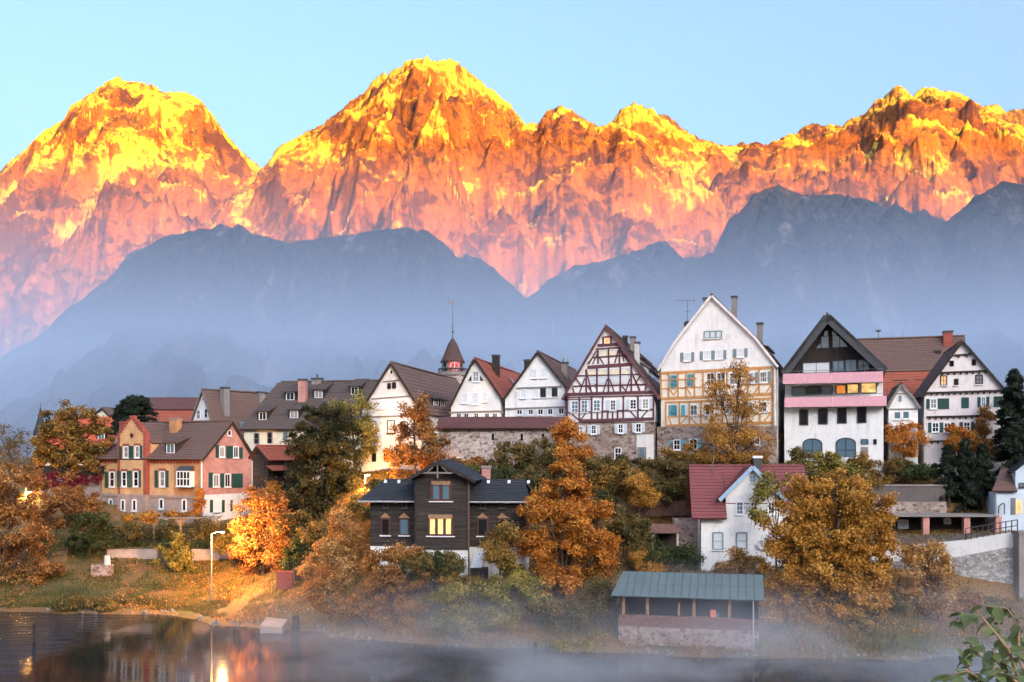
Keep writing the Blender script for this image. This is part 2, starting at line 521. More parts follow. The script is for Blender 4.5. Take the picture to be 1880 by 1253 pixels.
def water_material():
    m, nt, b = newmat('river_water')
    b.inputs['Base Color'].default_value = (.012,.014,.014,1)
    b.inputs['Roughness'].default_value = .06
    b.inputs['IOR'].default_value = 1.33
    b.inputs['Specular IOR Level'].default_value = .5
    vec = coord(nt, 'Object', (.5, 1.6, 1))
    fine = noise(nt, 1.0, 3, .55, vec)
    big = noise(nt, .09, 3, .5)
    sep = nt.nodes.new('ShaderNodeSeparateXYZ'); nt.links.new(coord(nt), sep.inputs[0])
    # ripples added on the left so the water mirrors more sky; rest calm
    k = mathn(nt, 'ADD', sep.outputs[0], mathn(nt, 'MULTIPLY', big, 6.0))
    mr = nt.nodes.new('ShaderNodeMapRange'); nt.links.new(k, mr.inputs[0])
    mr.inputs[1].default_value = -29.0; mr.inputs[2].default_value = -35.0
    mr.inputs[3].default_value = .02; mr.inputs[4].default_value = 1.0
    n = nt.nodes.new('ShaderNodeBump'); n.inputs['Distance'].default_value = .35
    nt.links.new(mr.outputs[0], n.inputs['Strength']); nt.links.new(fine, n.inputs['Height'])
    nt.links.new(n.outputs[0], b.inputs['Normal'])
    return m
M['water'] = water_material()
w = MB().box(-400, 400, 30, 110, -.3, 0.0).build('river', M['water'])
tag(w, kind='structure')

# ------------------------------------------------------------------ mountains
def mountain_material(name, lit=True):
    m, nt, b = newmat(name)
    geo = nt.nodes.new('ShaderNodeNewGeometry')
    sp = nt.nodes.new('ShaderNodeSeparateXYZ'); nt.links.new(geo.outputs['Normal'], sp.inputs[0])
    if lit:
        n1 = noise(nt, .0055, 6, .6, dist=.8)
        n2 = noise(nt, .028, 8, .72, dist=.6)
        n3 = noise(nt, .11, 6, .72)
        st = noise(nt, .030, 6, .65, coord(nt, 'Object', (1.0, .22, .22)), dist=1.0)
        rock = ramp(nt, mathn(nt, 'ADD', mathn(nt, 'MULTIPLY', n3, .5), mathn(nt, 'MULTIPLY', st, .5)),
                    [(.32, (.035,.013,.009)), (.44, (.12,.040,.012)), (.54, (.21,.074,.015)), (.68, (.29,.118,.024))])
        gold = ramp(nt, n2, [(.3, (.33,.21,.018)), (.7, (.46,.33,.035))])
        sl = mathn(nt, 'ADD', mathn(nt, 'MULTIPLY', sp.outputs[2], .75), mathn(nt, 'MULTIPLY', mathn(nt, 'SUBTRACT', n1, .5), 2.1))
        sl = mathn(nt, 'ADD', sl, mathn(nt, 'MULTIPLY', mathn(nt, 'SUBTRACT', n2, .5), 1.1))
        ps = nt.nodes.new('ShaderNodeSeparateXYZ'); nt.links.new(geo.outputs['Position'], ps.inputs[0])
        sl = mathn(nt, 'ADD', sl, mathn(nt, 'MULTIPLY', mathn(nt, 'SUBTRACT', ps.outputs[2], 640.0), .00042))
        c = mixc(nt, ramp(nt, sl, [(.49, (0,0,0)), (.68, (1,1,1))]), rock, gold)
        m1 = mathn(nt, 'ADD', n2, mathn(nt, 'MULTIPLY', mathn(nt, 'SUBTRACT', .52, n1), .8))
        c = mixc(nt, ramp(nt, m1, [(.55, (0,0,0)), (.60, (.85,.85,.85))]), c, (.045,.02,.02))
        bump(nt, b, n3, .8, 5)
    else:
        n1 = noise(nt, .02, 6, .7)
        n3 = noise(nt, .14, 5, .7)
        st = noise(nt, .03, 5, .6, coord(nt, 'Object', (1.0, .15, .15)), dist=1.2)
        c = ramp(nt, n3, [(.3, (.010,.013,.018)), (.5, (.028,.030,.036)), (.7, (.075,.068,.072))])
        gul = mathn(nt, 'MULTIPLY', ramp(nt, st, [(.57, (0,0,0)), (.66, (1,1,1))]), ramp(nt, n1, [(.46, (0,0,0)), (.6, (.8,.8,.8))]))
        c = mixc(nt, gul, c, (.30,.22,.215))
        bump(nt, b, n3, 1.0, 7)
    nt.links.new(c, b.inputs['Base Color'])
    b.inputs['Roughness'].default_value = 1.0
    b.inputs['Specular IOR Level'].default_value = 0.0
    return m

def mountain(name, sil, D, front, mat, nx=700, ny=170, spur=.30, fine=.035, seed=0.0, jag=.017, pw=1.0, fs=1.0, rough=1.0):
    """a range: crest along the photo's outline at distance D, its slope falling towards the viewer to distance front"""
    xs = np.array([(p[0]-CX)/F*D for p in sil]); zs = np.array([CH + (HZ-p[1])/F*D for p in sil])
    X1 = np.linspace(xs[0], xs[-1], nx)
    crest = np.interp(X1, xs, zs)
    back = 0.28*(D-front)
    t = np.concatenate([np.linspace(-1, -.06, 14), np.linspace(-.04, 1, ny)])
    T, X = np.meshgrid(t, X1, indexing='ij')
    Yc = D + 120*fbm(X/420+seed, X*0+3.3, 3)*np.clip((D-front)/1500, .2, 1)
    Y = np.where(T < 0, Yc - T*back, Yc - T*(D-front))
    X = X*(Y/D)
    Zc = np.broadcast_to(crest, X.shape)
    base = np.where(T < 0, Zc*(1+T*.9), Zc*(1-np.clip(T, 0, 1))**pw)
    S = D/2600*fs
    wx = X/(360*S) + 1.0*fbm(X/(800*S)+seed, Y/(520*S), 3)
    ridge = ridged(wx + seed*3.1, Y/(620*S)+seed, 3, .45) - .75
    Zl = np.clip(Zc, .15*Zc.max(), None)*.86
    amp = spur*Zl*np.clip(np.abs(T)*1.7, 0, 1)*np.clip(1.15-np.abs(T), 0, 1)
    z = base + ridge*amp
    k = np.clip(.25+np.abs(T)*3, .25, 1)
    wx2 = X/(120*S) + .8*fbm(X/(260*S)+seed+4, Y/(260*S), 3)
    z = z + fine*Zl*(ridged(wx2+7+seed, Y/(330*S), 3, .5)-.8)*k*rough
    z = z + jag*Zl*fbm(X/(40*S)+seed, Y/(55*S), 5, .6)*np.clip(.6+np.abs(T)*2, .6, 1) + .25*jag*Zl*fbm(X/(11*S)+seed*2, Y/(14*S), 3, .6)
    z = np.maximum(z, -2 + 0*z)
    o = grid_mesh(name, X, Y, z, mat, smooth=False)
    tag(o, kind='structure')
    return o

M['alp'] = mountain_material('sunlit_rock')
M['foothill'] = mountain_material('shaded_forest_slope', False)
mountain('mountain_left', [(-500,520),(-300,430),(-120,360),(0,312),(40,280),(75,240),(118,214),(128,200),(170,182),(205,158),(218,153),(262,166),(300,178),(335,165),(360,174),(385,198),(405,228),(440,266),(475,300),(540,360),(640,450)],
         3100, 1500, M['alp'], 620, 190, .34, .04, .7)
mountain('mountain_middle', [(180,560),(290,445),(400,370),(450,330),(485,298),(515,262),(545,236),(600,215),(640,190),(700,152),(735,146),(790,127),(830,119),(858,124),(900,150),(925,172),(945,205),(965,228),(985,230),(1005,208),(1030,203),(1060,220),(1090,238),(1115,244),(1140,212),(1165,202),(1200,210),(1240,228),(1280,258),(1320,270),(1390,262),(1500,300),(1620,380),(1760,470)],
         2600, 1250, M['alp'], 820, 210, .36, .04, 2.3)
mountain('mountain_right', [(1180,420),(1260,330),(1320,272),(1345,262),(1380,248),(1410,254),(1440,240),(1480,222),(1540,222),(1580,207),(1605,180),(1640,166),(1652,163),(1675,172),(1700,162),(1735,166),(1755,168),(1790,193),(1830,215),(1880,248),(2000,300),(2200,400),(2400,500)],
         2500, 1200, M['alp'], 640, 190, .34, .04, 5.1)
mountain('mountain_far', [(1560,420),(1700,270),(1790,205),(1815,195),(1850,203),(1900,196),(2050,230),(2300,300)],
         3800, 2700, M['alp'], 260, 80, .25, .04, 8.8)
mountain('foothill_left', [(-500,800),(-250,720),(-100,690),(0,660),(60,625),(125,575),(190,528),(235,480),(290,446),(350,431),(430,425),(470,436),(520,452),(575,441),(640,436),(700,426),(755,420),(795,436),(840,474),(880,475),(920,508),(965,547),(1040,600),(1150,680),(1260,740)],
         920, 420, M['foothill'], 620, 150, .26, .09, 3.7, .011)
mountain('foothill_right', [(700,740),(820,660),(900,600),(965,548),(1012,508),(1062,482),(1140,464),(1200,441),(1222,432),(1255,465),(1310,458),(1335,402),(1380,352),(1430,334),(1470,350),(1520,352),(1570,362),(1620,371),(1685,380),(1740,396),(1790,352),(1840,335),(1880,345),(2000,330),(2200,420),(2500,540)],
         1020, 450, M['foothill'], 640, 150, .26, .09, 6.2, .011)
# unseen range added behind the viewer to block the low sun from the valley
def shade_range():
    dist, H = 5000.0, 1930.0
    X1 = np.linspace(-3800, 3800, 90); T = np.linspace(-1, 1, 25)
    TT, XX = np.meshgrid(T, X1, indexing='ij')
    z = (H + 55*fbm(XX/900, XX*0+1, 3))*np.cos(TT*math.pi/2)**.8*np.clip(1.6-np.abs(XX)/3800*1.2, .3, 1)
    yy = -dist + TT*1300
    a = R(SUN_AZ)
    X = XX*math.cos(a) - yy*math.sin(a); Y = XX*math.sin(a) + yy*math.cos(a)
    o = grid_mesh('added_shade_range', X, Y, z + 40*fbm(X/260, Y/260, 4), M['foothill'])
    tag(o, kind='structure')
shade_range()

# ------------------------------------------------------------------ air
def volmat(name, col, dens, aniso=0.0):
    m = bpy.data.materials.new(name); m.use_nodes = True
    nt = m.node_tree; nt.nodes.remove(nt.nodes['Principled BSDF'])
    v = nt.nodes.new('ShaderNodeVolumePrincipled')
    v.inputs['Color'].default_value = (*col, 1); v.inputs['Density'].default_value = dens
    v.inputs['Anisotropy'].default_value = aniso
    nt.links.new(v.outputs[0], nt.nodes['Material Output'].inputs['Volume'])
    return m, nt, v
M['haze'], _, _ = volmat('haze_air', (.80,.88,1.0), 0.8e-5)
hz = MB().box(-5100, 5100, -7300, 4300, -3.0, 2250).build('haze', M['haze'])
tag(hz, 'thin blue evening haze filling the valley air', 'haze', kind='stuff')
M['mist'], _, _ = volmat('valley_mist', (.68,.82,1.0), 3.9e-3)
vm = MB().box(-2600, 2600, 240, 860, -2.5, 90).build('valley_mist', M['mist'])
tag(vm, 'pale blue mist lying in the valley behind the old town', 'mist', kind='stuff')

# ------------------------------------------------------------------ building kit
class House:
    """root Empty on the facade line; local x along the facade, local y into the depth, z up"""
    def __init__(s, name, label, cat, px, D, yaw, zb, group=None):
        s.a = R(yaw)
        s.O = Vector(((px-CX)/F*D, D, zb))
        s.U = Vector((math.cos(s.a), -math.sin(s.a), 0)); s.Nn = Vector((math.sin(s.a), math.cos(s.a), 0))
        s.root = empty(name, s.O, -s.a)
        tag(s.root, label, cat, group)
        s.front = Wall(s, (0, 0), (1, 0))
    def vdepth(s, u, px):
        """depth v at which the line x=u reaches photo column px"""
        dx = (px-CX)/F; sa, ca = math.sin(s.a), math.cos(s.a)
        return (dx*(s.O.y-u*sa) - (s.O.x+u*ca)) / (sa - dx*ca)

class Wall:
    def __init__(s, h, o, e):
        s.h = h; s.o = o; s.e = e; s.n = (e[1], -e[0])
        s.Ow = h.O + h.U*o[0] + h.Nn*o[1]
        s.Ew = h.U*e[0] + h.Nn*e[1]; s.Nw = h.U*s.n[0] + h.Nn*s.n[1]
    def m(s, px, py):
        d = Vector(((px-CX)/F, 1, (HZ-py)/F)); c = Vector((0, 0, CH))
        t = (s.Ow - c).dot(s.Nw) / d.dot(s.Nw)
        p = c + d*t
        return (p - s.Ow).dot(s.Ew), p.z - s.h.O.z
    def T(s, x, y, z):
        """wall coordinates: x along, y inwards (negative = proud), z up -> house local"""
        return (s.o[0] + s.e[0]*x - s.n[0]*y, s.o[1] + s.e[1]*x - s.n[1]*y, z)
    def mb(s): return MB(s.T)
    def rect(s, x0, y0, x1, y1):
        u0, z1 = s.m(x0, y0); u1, z0 = s.m(x1, y1)
        u0b, _ = s.m(x0, y1); u1b, _ = s.m(x1, y0)
        return (u0+u0b)/2, (u1+u1b)/2, z0, z1

def window(wl, x0, y0, x1, y1, nx=2, ny=2, frame='frame_white', glass='glass', bd=.1, bar=.05, sill=True, name='window', metres=False, parent=None):
    u0, u1, z0, z1 = (x0, x1, y0, y1) if metres else wl.rect(x0, y0, x1, y1)
    if glass == 'glass': glass = random.choice(('glass', 'glass', 'glass_dark', 'glass_blue', 'glass_curtain'))
    f = wl.mb()
    f.box(u0-bd*.4, u0+bd*.6, -.07, -.005, z0, z1); f.box(u1-bd*.6, u1+bd*.4, -.07, -.005, z0, z1)
    f.box(u0+bd*.6, u1-bd*.6, -.068, -.005, z1-bd*.6, z1+bd*.3); f.box(u0+bd*.6, u1-bd*.6, -.068, -.005, z0-bd*.1, z0+bd*.7)
    for i in range(1, nx):
        x = u0 + (u1-u0)*i/nx; f.box(x-bar/2, x+bar/2, -.055, -.012, z0+bd*.7, z1-bd*.6)
    for i in range(1, ny):
        z = z0 + (z1-z0)*i/ny; f.box(u0+bd*.6, u1-bd*.6, -.050, -.012, z-bar/2, z+bar/2)
    o = f.build(name, M[frame], parent or wl.h.root)
    g = wl.mb(); g.box(u0+bd*.3, u1-bd*.3, -.020, -.003, z0, z1); g.build('pane', M[glass], o)
    if sill:
        k = wl.mb(); k.box(u0-bd, u1+bd, -.16, -.004, z0-.10, z0-bd*.1-.002); k.build('sill', M['frame_white' if frame != 'frame_dark' else 'frame_dark'], o)
    return o

def shutter(wl, x0, y0, x1, y1, mat, slats=5):
    u0, u1, z0, z1 = wl.rect(x0, y0, x1, y1)
    f = wl.mb(); f.box(u0, u1, -.06, -.012, z0, z1)
    for i in range(slats):
        z = z0 + (z1-z0)*(i+.5)/slats; h = (z1-z0)/slats*.3
        f.box(u0+.06, u1-.06, -.085, -.058, z-h, z+h)
    return f.build('shutter', M[mat], wl.h.root)

def roof_slab(parent, name, A, B, Cc, mat, thick=.16, course=.36, i0=0.0, i1=0.0, lip=.045):
    """A-B ridge line ends, Cc eave point below A (house local). sawtooth courses"""
    A, B, Cc = Vector(A), Vector(B), Vector(Cc)
    ex = (B-A); L = ex.length; ex.normalize()
    ey = A-Cc; ey -= ex*ey.dot(ex); S = ey.length; ey.normalize()
    n = ex.cross(ey); org = Cc - ex*((Cc-A).dot(ex)) if False else Cc
    flip = n.z < 0
    if flip:
        ex = -ex; n = -n; org = Cc + (B-A)
        i0, i1 = i1, i0
    k = max(2, int(round(S/course)))
    m = MB()
    # underside
    m.add([(0,0,0),(L,0,0),(L-i1,S,0),(i0,S,0)], [(3,2,1,0)])
    ns = max(1, int(L/1.0)) if course < 2 else 1
    rj = random.Random(int(L*1000)+int(S*977))
    sag = min(.10, L*.006)
    zj = [[rj.uniform(-.014, .014) for _ in range(ns+1)] for _ in range(k+1)]
    for j in range(k):
        y0, y1 = S*j/k, S*(j+1)/k
        a0, a1 = i0*y0/S, i0*y1/S; b0, b1 = L-i1*y0/S, L-i1*y1/S
        pts = []
        for q in range(ns+1):
            t = q/ns; sg = sag*math.sin(math.pi*t)
            lo = thick - sg*y0/S + zj[j][q] + (rj.uniform(-.012, .012) if ns > 1 else 0); hi = thick - sg*y1/S + zj[j+1][q]
            pts += [(a0+(b0-a0)*t, y0, lo+lip), (a1+(b1-a1)*t, y1, hi), (a0+(b0-a0)*t, y0, (thick - sg*y0/S + zj[j][q]) if j else 0)]
        fs = []
        for q in range(ns):
            c0, c1 = 3*q, 3*q+3
            fs += [(c0, c1, c1+1, c0+1), (c0+2, c1+2, c1, c0)]
        e = len(pts); pts += [(a0, y0, 0), (a1, y1, 0), (b0, y0, 0), (b1, y1, 0)]
        fs += [(e, 0, 1, e+1), (3*ns, e+2, e+3, 3*ns+1)]
        m.add(pts, fs)
    a, b = i0, L-i1
    m.add([(a,S,0),(b,S,0),(b,S,thick),(a,S,thick)], [(0,3,2,1)])
    o = m.build(name, M[mat], parent)
    mt = Matrix(((ex.x, ey.x, n.x, org.x), (ex.y, ey.y, n.y, org.y), (ex.z, ey.z, n.z, org.z), (0,0,0,1)))
    o.matrix_local = mt
    return o

def ridge_cap(parent, A, B, mat, r=.14):
    return MB().tube([A, B], [r, r], 6).build('ridge_cap', M[mat], parent)

def chimney(parent, x, y, z0, z1, w, d, mat, cap='lead', pot=False):
    c = MB().box(x-w/2, x+w/2, y-d/2, y+d/2, z0, z1).build('chimney', M[mat], parent)
    k = MB().box(x-w/2-.07, x+w/2+.07, y-d/2-.07, y+d/2+.07, z1-.16, z1+.06)
    if pot: k.lathe([(.14, z1+.06), (.12, z1+.45), (.17, z1+.47), (.17, z1+.53)], 8, (x, y))
    k.build('chimney_cap', M[cap], c)
    return c

def gable_house(h, u0, u1, ua, ze0, ze1, za, dep, wall, roof, over=.35, front_over=.3, plan_name='wall', bottom=-4.0, course=.36, back=True, cap=True, verge='timber_dark', kick=0.0):
    """gable facing the viewer. walls as a closed prism, two roof slabs, verge boards, ridge cap"""
    poly = [(u0, bottom), (u1, bottom), (u1, ze1), (ua, za), (u0, ze0)]
    if kick:
        poly = [(u0, bottom), (u1, bottom), (u1, ze1), (u1-(u1-ua)*.30, ze1+(za-ze1)*.36), (ua, za), (u0+(ua-u0)*.30, ze0+(za-ze0)*.36), (u0, ze0)]
    MB().prism(poly, 0, dep).build(plan_name, M[wall], h.root)
    segs_r = [((ua, za), (u1, ze1))]; segs_l = [((ua, za), (u0, ze0))]
    if kick:
        segs_r = [((ua, za), poly[3]), (poly[3], (u1, ze1))]; segs_l = [((ua, za), poly[5]), (poly[5], (u0, ze0))]
    for segs in (segs_l, segs_r):
        for i, (p, q) in enumerate(segs):
            dx, dz = q[0]-p[0], q[1]-p[1]; L = math.hypot(dx, dz)
            e = over/L if i == len(segs)-1 else 0.012/L
            q2 = (q[0]+dx*e, q[1]+dz*e)
            roof_slab(h.root, 'roof', (p[0], -front_over, p[1]+.012), (p[0], dep+front_over, p[1]+.012), (q2[0], -front_over, q2[1]+.012), roof, course=course)
            nx_, nz_ = -dz/L, dx/L
            if nz_ < 0: nx_, nz_ = -nx_, -nz_
            b = MB(); o = -.09
            b.bar((p[0]+nx_*.05, p[1]+nz_*.05), (q2[0]+nx_*.05, q2[1]+nz_*.05), .24, .05, front_over+.005)
            b.build('verge_board', M[verge], h.root)
    if cap: ridge_cap(h.root, (ua, -front_over, za+.2), (ua, dep+front_over, za+.2), roof)

def beam(wl, a, b, w, mat, d=.05, px=True, proud=.004):
    if px: a = wl.m(*a); b = wl.m(*b)
    f = wl.mb(); f.bar(a, b, w, d, proud)
    return f.build('timber_beam', M[mat], wl.h.root)

def dormer(h, u, v, z, w, dpt, hh, side, wall, roof, slope, glass='glass'):
    """shed dormer on a roof plane facing side (+1: towards +x, 0: towards the viewer -y); v,z at the foot of its front"""
    if side == 0:
        back = (hh)/max(.05, slope[0]-slope[1])
        m = MB(); m.add([(u-w/2, v, z), (u+w/2, v, z), (u+w/2, v, z+hh), (u-w/2, v, z+hh), (u-w/2, v+back, z+back*slope[0]), (u+w/2, v+back, z+back*slope[0])],
                        [(0,1,2,3), (1,5,2), (0,3,4), (2,5,4,3), (0,4,5,1)])
        d = m.build('dormer', M[wall], h.root)
        roof_slab(d, 'dormer_roof', (u-w/2-.2, v+back+.15, z+hh+(back+.15)*slope[1]), (u+w/2+.2, v+back+.15, z+hh+(back+.15)*slope[1]), (u-w/2-.2, v-.25, z+hh-.25*slope[1]), roof, thick=.1)
        wl = Wall(h, (u, v), (1, 0))
        window(wl, -w*.32, z+.15, w*.32, z+hh-.12, 2, 1, 'frame_white', glass, .08, sill=False, metres=True, parent=d)
    else:
        back = hh/max(.05, slope[0]-slope[1])
        m = MB(); m.add([(u, v-w/2, z), (u, v+w/2, z), (u, v+w/2, z+hh), (u, v-w/2, z+hh), (u-back, v-w/2, z+back*slope[0]), (u-back, v+w/2, z+back*slope[0])],
                        [(0,1,2,3), (1,5,2), (0,3,4), (2,5,4,3), (0,4,5,1)])
        d = m.build('dormer', M[wall], h.root)
        roof_slab(d, 'dormer_roof', (u-back-.15, v-w/2-.2, z+hh+(back+.15)*slope[1]), (u-back-.15, v+w/2+.2, z+hh+(back+.15)*slope[1]), (u+.25, v-w/2-.2, z+hh-.25*slope[1]), roof, thick=.1)
        wl = Wall(h, (u, v), (0, 1))
        window(wl, -w*.32, z+.15, w*.32, z+hh-.12, 2, 1, 'frame_white', glass, .08, sill=False, metres=True, parent=d)
    return d

def ground_at(px, D): return gz((px-CX)/F*D, D)
Z1 = lambda X, Y: (X/3.76, 680+Y/3.76)
Z2 = lambda X, Y: (430+X/3.547, 560+Y/3.547)
Z3 = lambda X, Y: (780+X/4.08, 540+Y/4.08)
Z4 = lambda X, Y: (1180+X/3.686, 520+Y/3.686)
Z5 = lambda X, Y: (1410+X/4, 560+Y/4)
Z6 = lambda X, Y: (620+X/3.547, 820+Y/3.547)
Z7 = lambda X, Y: (1100+X/3.357, 820+Y/3.357)
Y1 = lambda X, Y: (1020+X/4.476, 580+Y/4.475)
Y2 = lambda X, Y: (1200+X/3.796, 530+Y/3.797)
Y3 = lambda X, Y: (170+X/6.065, 760+Y/6.065)
Y4 = lambda X, Y: (60+X/5.875, 730+Y/5.876)
Y5 = lambda X, Y: (340+X/4.947, 680+Y/4.945)
Y6 = lambda X, Y: (650+X/5.695, 640+Y/5.695)
Y7 = lambda X, Y: (1640+X/4.82, 860+Y/4.82)
def zr(Z, x0, y0, x1, y1): return (*Z(x0, y0), *Z(x1, y1))

# ------------------------------------------------------------------ white gable house behind the orange tree (stained upper gable)
h = House('gable_house', 'white gable house with stained upper gable and brown ridge-tiled roof', 'house', 718.8, 106, 13, 12.6)
f = h.front
u0, z0 = f.m(660, 761); u1, z1 = f.m(778, 761); ua, za = f.m(718.8, 669)
dep = h.vdepth(ua, 836)
gable_house(h, u0+.25, u1-.25, ua, z0+.2, z1+.2, za, dep, 'whitedirty', 'tile_brown', course=.5)
for (a, b) in ((Y6(300, 350), Y6(490, 332)), (Y6(185, 530), Y6(585, 500)), (Y6(70, 722), Y6(700, 700))):
    beam(f, a, b, .16, 'wood_grey', .07)
f2 = f.mb(); pu0, pz0 = f.m(*Y6(60, 715)); pu1, pz1 = f.m(*Y6(730, 545))
f2.add([(u0+.27, -.03, 0), (u1-.27, -.03, 0), (u1-.27, -.03, z1+.1), (ua+(u1-ua)*.62, -.03, za-(za-z1)*.60), (ua-(ua-u0)*.62, -.03, za-(za-z0)*.60), (u0+.27, -.03, z0+.1)], [(0,1,2,3,4,5)])
f2.build('lower_facade', M['white'], h.root)
window(f, *zr(Y6, 378, 228, 405, 272), 1, 1, 'frame_white', 'glass_dark', .06, sill=False)
for a in ((352, 365, 384, 424), (400, 358, 436, 420)):
    window(f, *zr(Y6, *a), 1, 1, 'timber_dark', 'glass_dark', .08, sill=False)
window(f, *zr(Y6, 240, 545, 318, 630), 1, 2, 'frame_white', 'glass_blind', .1)
window(f, *zr(Y6, 350, 752, 425, 890), 2, 2, 'frame_dark', 'glass', .1)
window(f, *zr(Y6, 170, 762, 232, 885), 2, 2, 'frame_dark', 'glass', .1)
window(f, *zr(Y6, 500, 765, 560, 880), 2, 2, 'frame_dark', 'glass', .1)
for a in ((180, 1072, 240, 1186), (305, 1066, 368, 1186)):
    x0, x1, zz0, zz1 = f.rect(*zr(Y6, *a))
    r = (x1-x0)/2; zc = zz1 - r
    poly = [(x0, zz0), (x1, zz0)] + [(x0+r+r*math.cos(t), zc+r*math.sin(t)) for t in np.linspace(0, math.pi, 9)]
    f.mb().prism(poly, -.05, -.035).build('arched_opening', M['glass_dark'], h.root)
    ring = f.mb()
    pts = [(x0, zz0)] + [(x0+r-r*math.cos(t), zc+r*math.sin(t)) for t in np.linspace(0, math.pi, 9)] + [(x1, zz0)]
    for p, q in zip(pts[:-1], pts[1:]): ring.bar(p, q, .12, .06, .035)
    ring.build('arch_surround', M['white'], h.root)
sl = (za-z1)/(u1-ua)
for px_, w_ in ((800, 2.6), (812, 2.2)):
    dormer(h, ua+(u1-ua)*.80, h.vdepth(ua+(u1-ua)*.80, px_), za-(za-z1)*.80, w_, 0, 1.0, 1, 'timber_dark', 'tile_dark', (sl, sl*.45))

# ------------------------------------------------------------------ white gable, red roof (fan-shaped attic window)
h = House('gable_house', 'white gable house with red tiled roof and triangular attic windows', 'house', 872, 109, 13, 13.4)
f = h.front
u0, z0 = f.m(825, 752); u1, z1 = f.m(922, 732); ua, za = f.m(871.9, 661)
dep = h.vdepth(ua, 953)
gable_house(h, u0+.2, u1-.2, ua, z0+.2, z1+.2, za, dep, 'whitewarm', 'tile_red', course=.45)
window(f, *zr(Z3, 362, 580, 403, 655), 2, 2, 'frame_white', 'glass', .07)
for tri in (((318,655),(355,655),(352,598)), ((410,655),(448,655),(412,598))):
    pts = [f.m(*Z3(*p)) for p in tri]
    f.mb().prism(pts, -.03, -.006).build('triangular_pane', M['glass'], h.root)
    fr = f.mb()
    for p, q in zip(pts, pts[1:]+pts[:1]): fr.bar(p, q, .08, .05, .01)
    fr.build('triangular_frame', M['frame_white'], h.root)
for a in ((278,748,320,818), (355,742,400,828), (433,738,470,808)):
    window(f, *zr(Z3, *a), 1, 2, 'frame_white', 'glass_blind', .08)
beam(f, Z3(180, 890), Z3(585, 878), .2, 'wood_grey', .08)
for x in (240, 295, 370, 450, 510):
    window(f, *zr(Z3, x, 895, x+32, 925), 2, 1, 'frame_white', 'glass_dark', .06, sill=False)
v_ = h.vdepth(ua+1.0, 912); chimney(h.root, ua+.9, v_, za-2.2, za+1.05, .75, .75, 'timber_dark')
sx = Wall(h, (0, 0), (1, 0))
# roof light on the right slope
def rooflight(h, ua, za, u1, z1, t, px, w=1.1, ln=1.5):
    u = ua+(u1-ua)*t; z = za+(z1-za)*t; v = h.vdepth(u, px) if px else 1.6
    d = Vector((u1-ua, 0, z1-za)).normalized(); n = Vector((-d.z, 0, d.x)) if d.x > 0 else Vector((d.z, 0, -d.x))
    if n.z < 0: n = -n
    c = Vector((u, v, z)) + n*.24
    pts = []
    for k, hgt in ((1.0, 0), (1.0, .1)):
        for sx_, sy_ in ((-1,-1),(1,-1),(1,1),(-1,1)):
            pts.append(c + d*(sx_*ln/2) + Vector((0, sy_*w/2, 0)) + n*hgt)
    b = MB().add(pts, [(0,3,2,1),(4,5,6,7),(0,1,5,4),(1,2,6,5),(2,3,7,6),(3,0,4,7)]).build('roof_light', M['steel'], h.root)
    pts = [c + d*(sx_*(ln/2-.12)) + Vector((0, sy_*(w/2-.12), 0)) + n*.108 for sx_, sy_ in ((-1,-1),(1,-1),(1,1),(-1,1))]
    MB().add(pts, [(0,1,2,3)]).build('pane', M['glass_blue'], b)
rooflight(h, ua, za, u1, z1, .45, 940)

# ------------------------------------------------------------------ pinkish white gable with the row of dark windows
h = House('gable_house', 'pale gable house with brown roof between red-roofed and half-timbered houses', 'house', 988, 107.5, 13, 13.4)
f = h.front
u0, z0 = f.m(924, 737); u1, z1 = f.m(1041, 714); ua, za = f.m(987.8, 649)
dep = h.vdepth(ua, 1056)
gable_house(h, u0+.2, u1-.2, ua, z0+.2, z1+.2, za, dep, 'white', 'tile_brown', course=.45)
beam(f, Z3(690, 708), Z3(1022, 694), .18, 'wood_grey', .09); beam(f, Z3(600, 862), Z3(1058, 848), .2, 'wood_grey', .09)
for a in ((797,565,838,632), (865,557,908,628)): window(f, *zr(Z3, *a), 1, 2, 'frame_white', 'glass_blind', .08)
for a in ((715,715,760,782), (803,712,850,778), (915,710,948,772)): window(f, *zr(Z3, *a), 1, 1, 'frame_white', 'glass_blind', .08)
for a in ((868,705,905,775), (953,700,992,770)): window(f, *zr(Z3, *a), 2, 1, 'shutter_dark', 'glass_dark', .08)
for a in ((690,868,730,905), (775,865,812,905), (848,862,886,905), (922,860,958,905), (1003,855,1042,902)): window(f, *zr(Z3, *a), 2, 1, 'frame_white', 'glass_dark', .08)
for a in ((735,868,772,905), (815,865,846,905), (890,862,918,905), (962,860,1000,902)): shutter(f, *zr(Z3, *a), 'shutter_grey', 4)
c_ = chimney(h.root, ua+1.7, h.vdepth(ua+1.7, 1037), za-3.6, za-.4, .7, .7, 'concrete')
MB().lathe([(.35, za-.34), (.1, za+.25), (.05, za+.5)], 8, (ua+1.7, h.vdepth(ua+1.7, 1037))).build('chimney_cowl', M['steel'], c_)
chimney(h.root, ua-1.6, h.vdepth(ua-1.6, 968), za-2.6, za-.55, .6, .6, 'timber_dark')
rooflight(h, ua, za, u1, z1, .62, 1046, .8, 1.1)

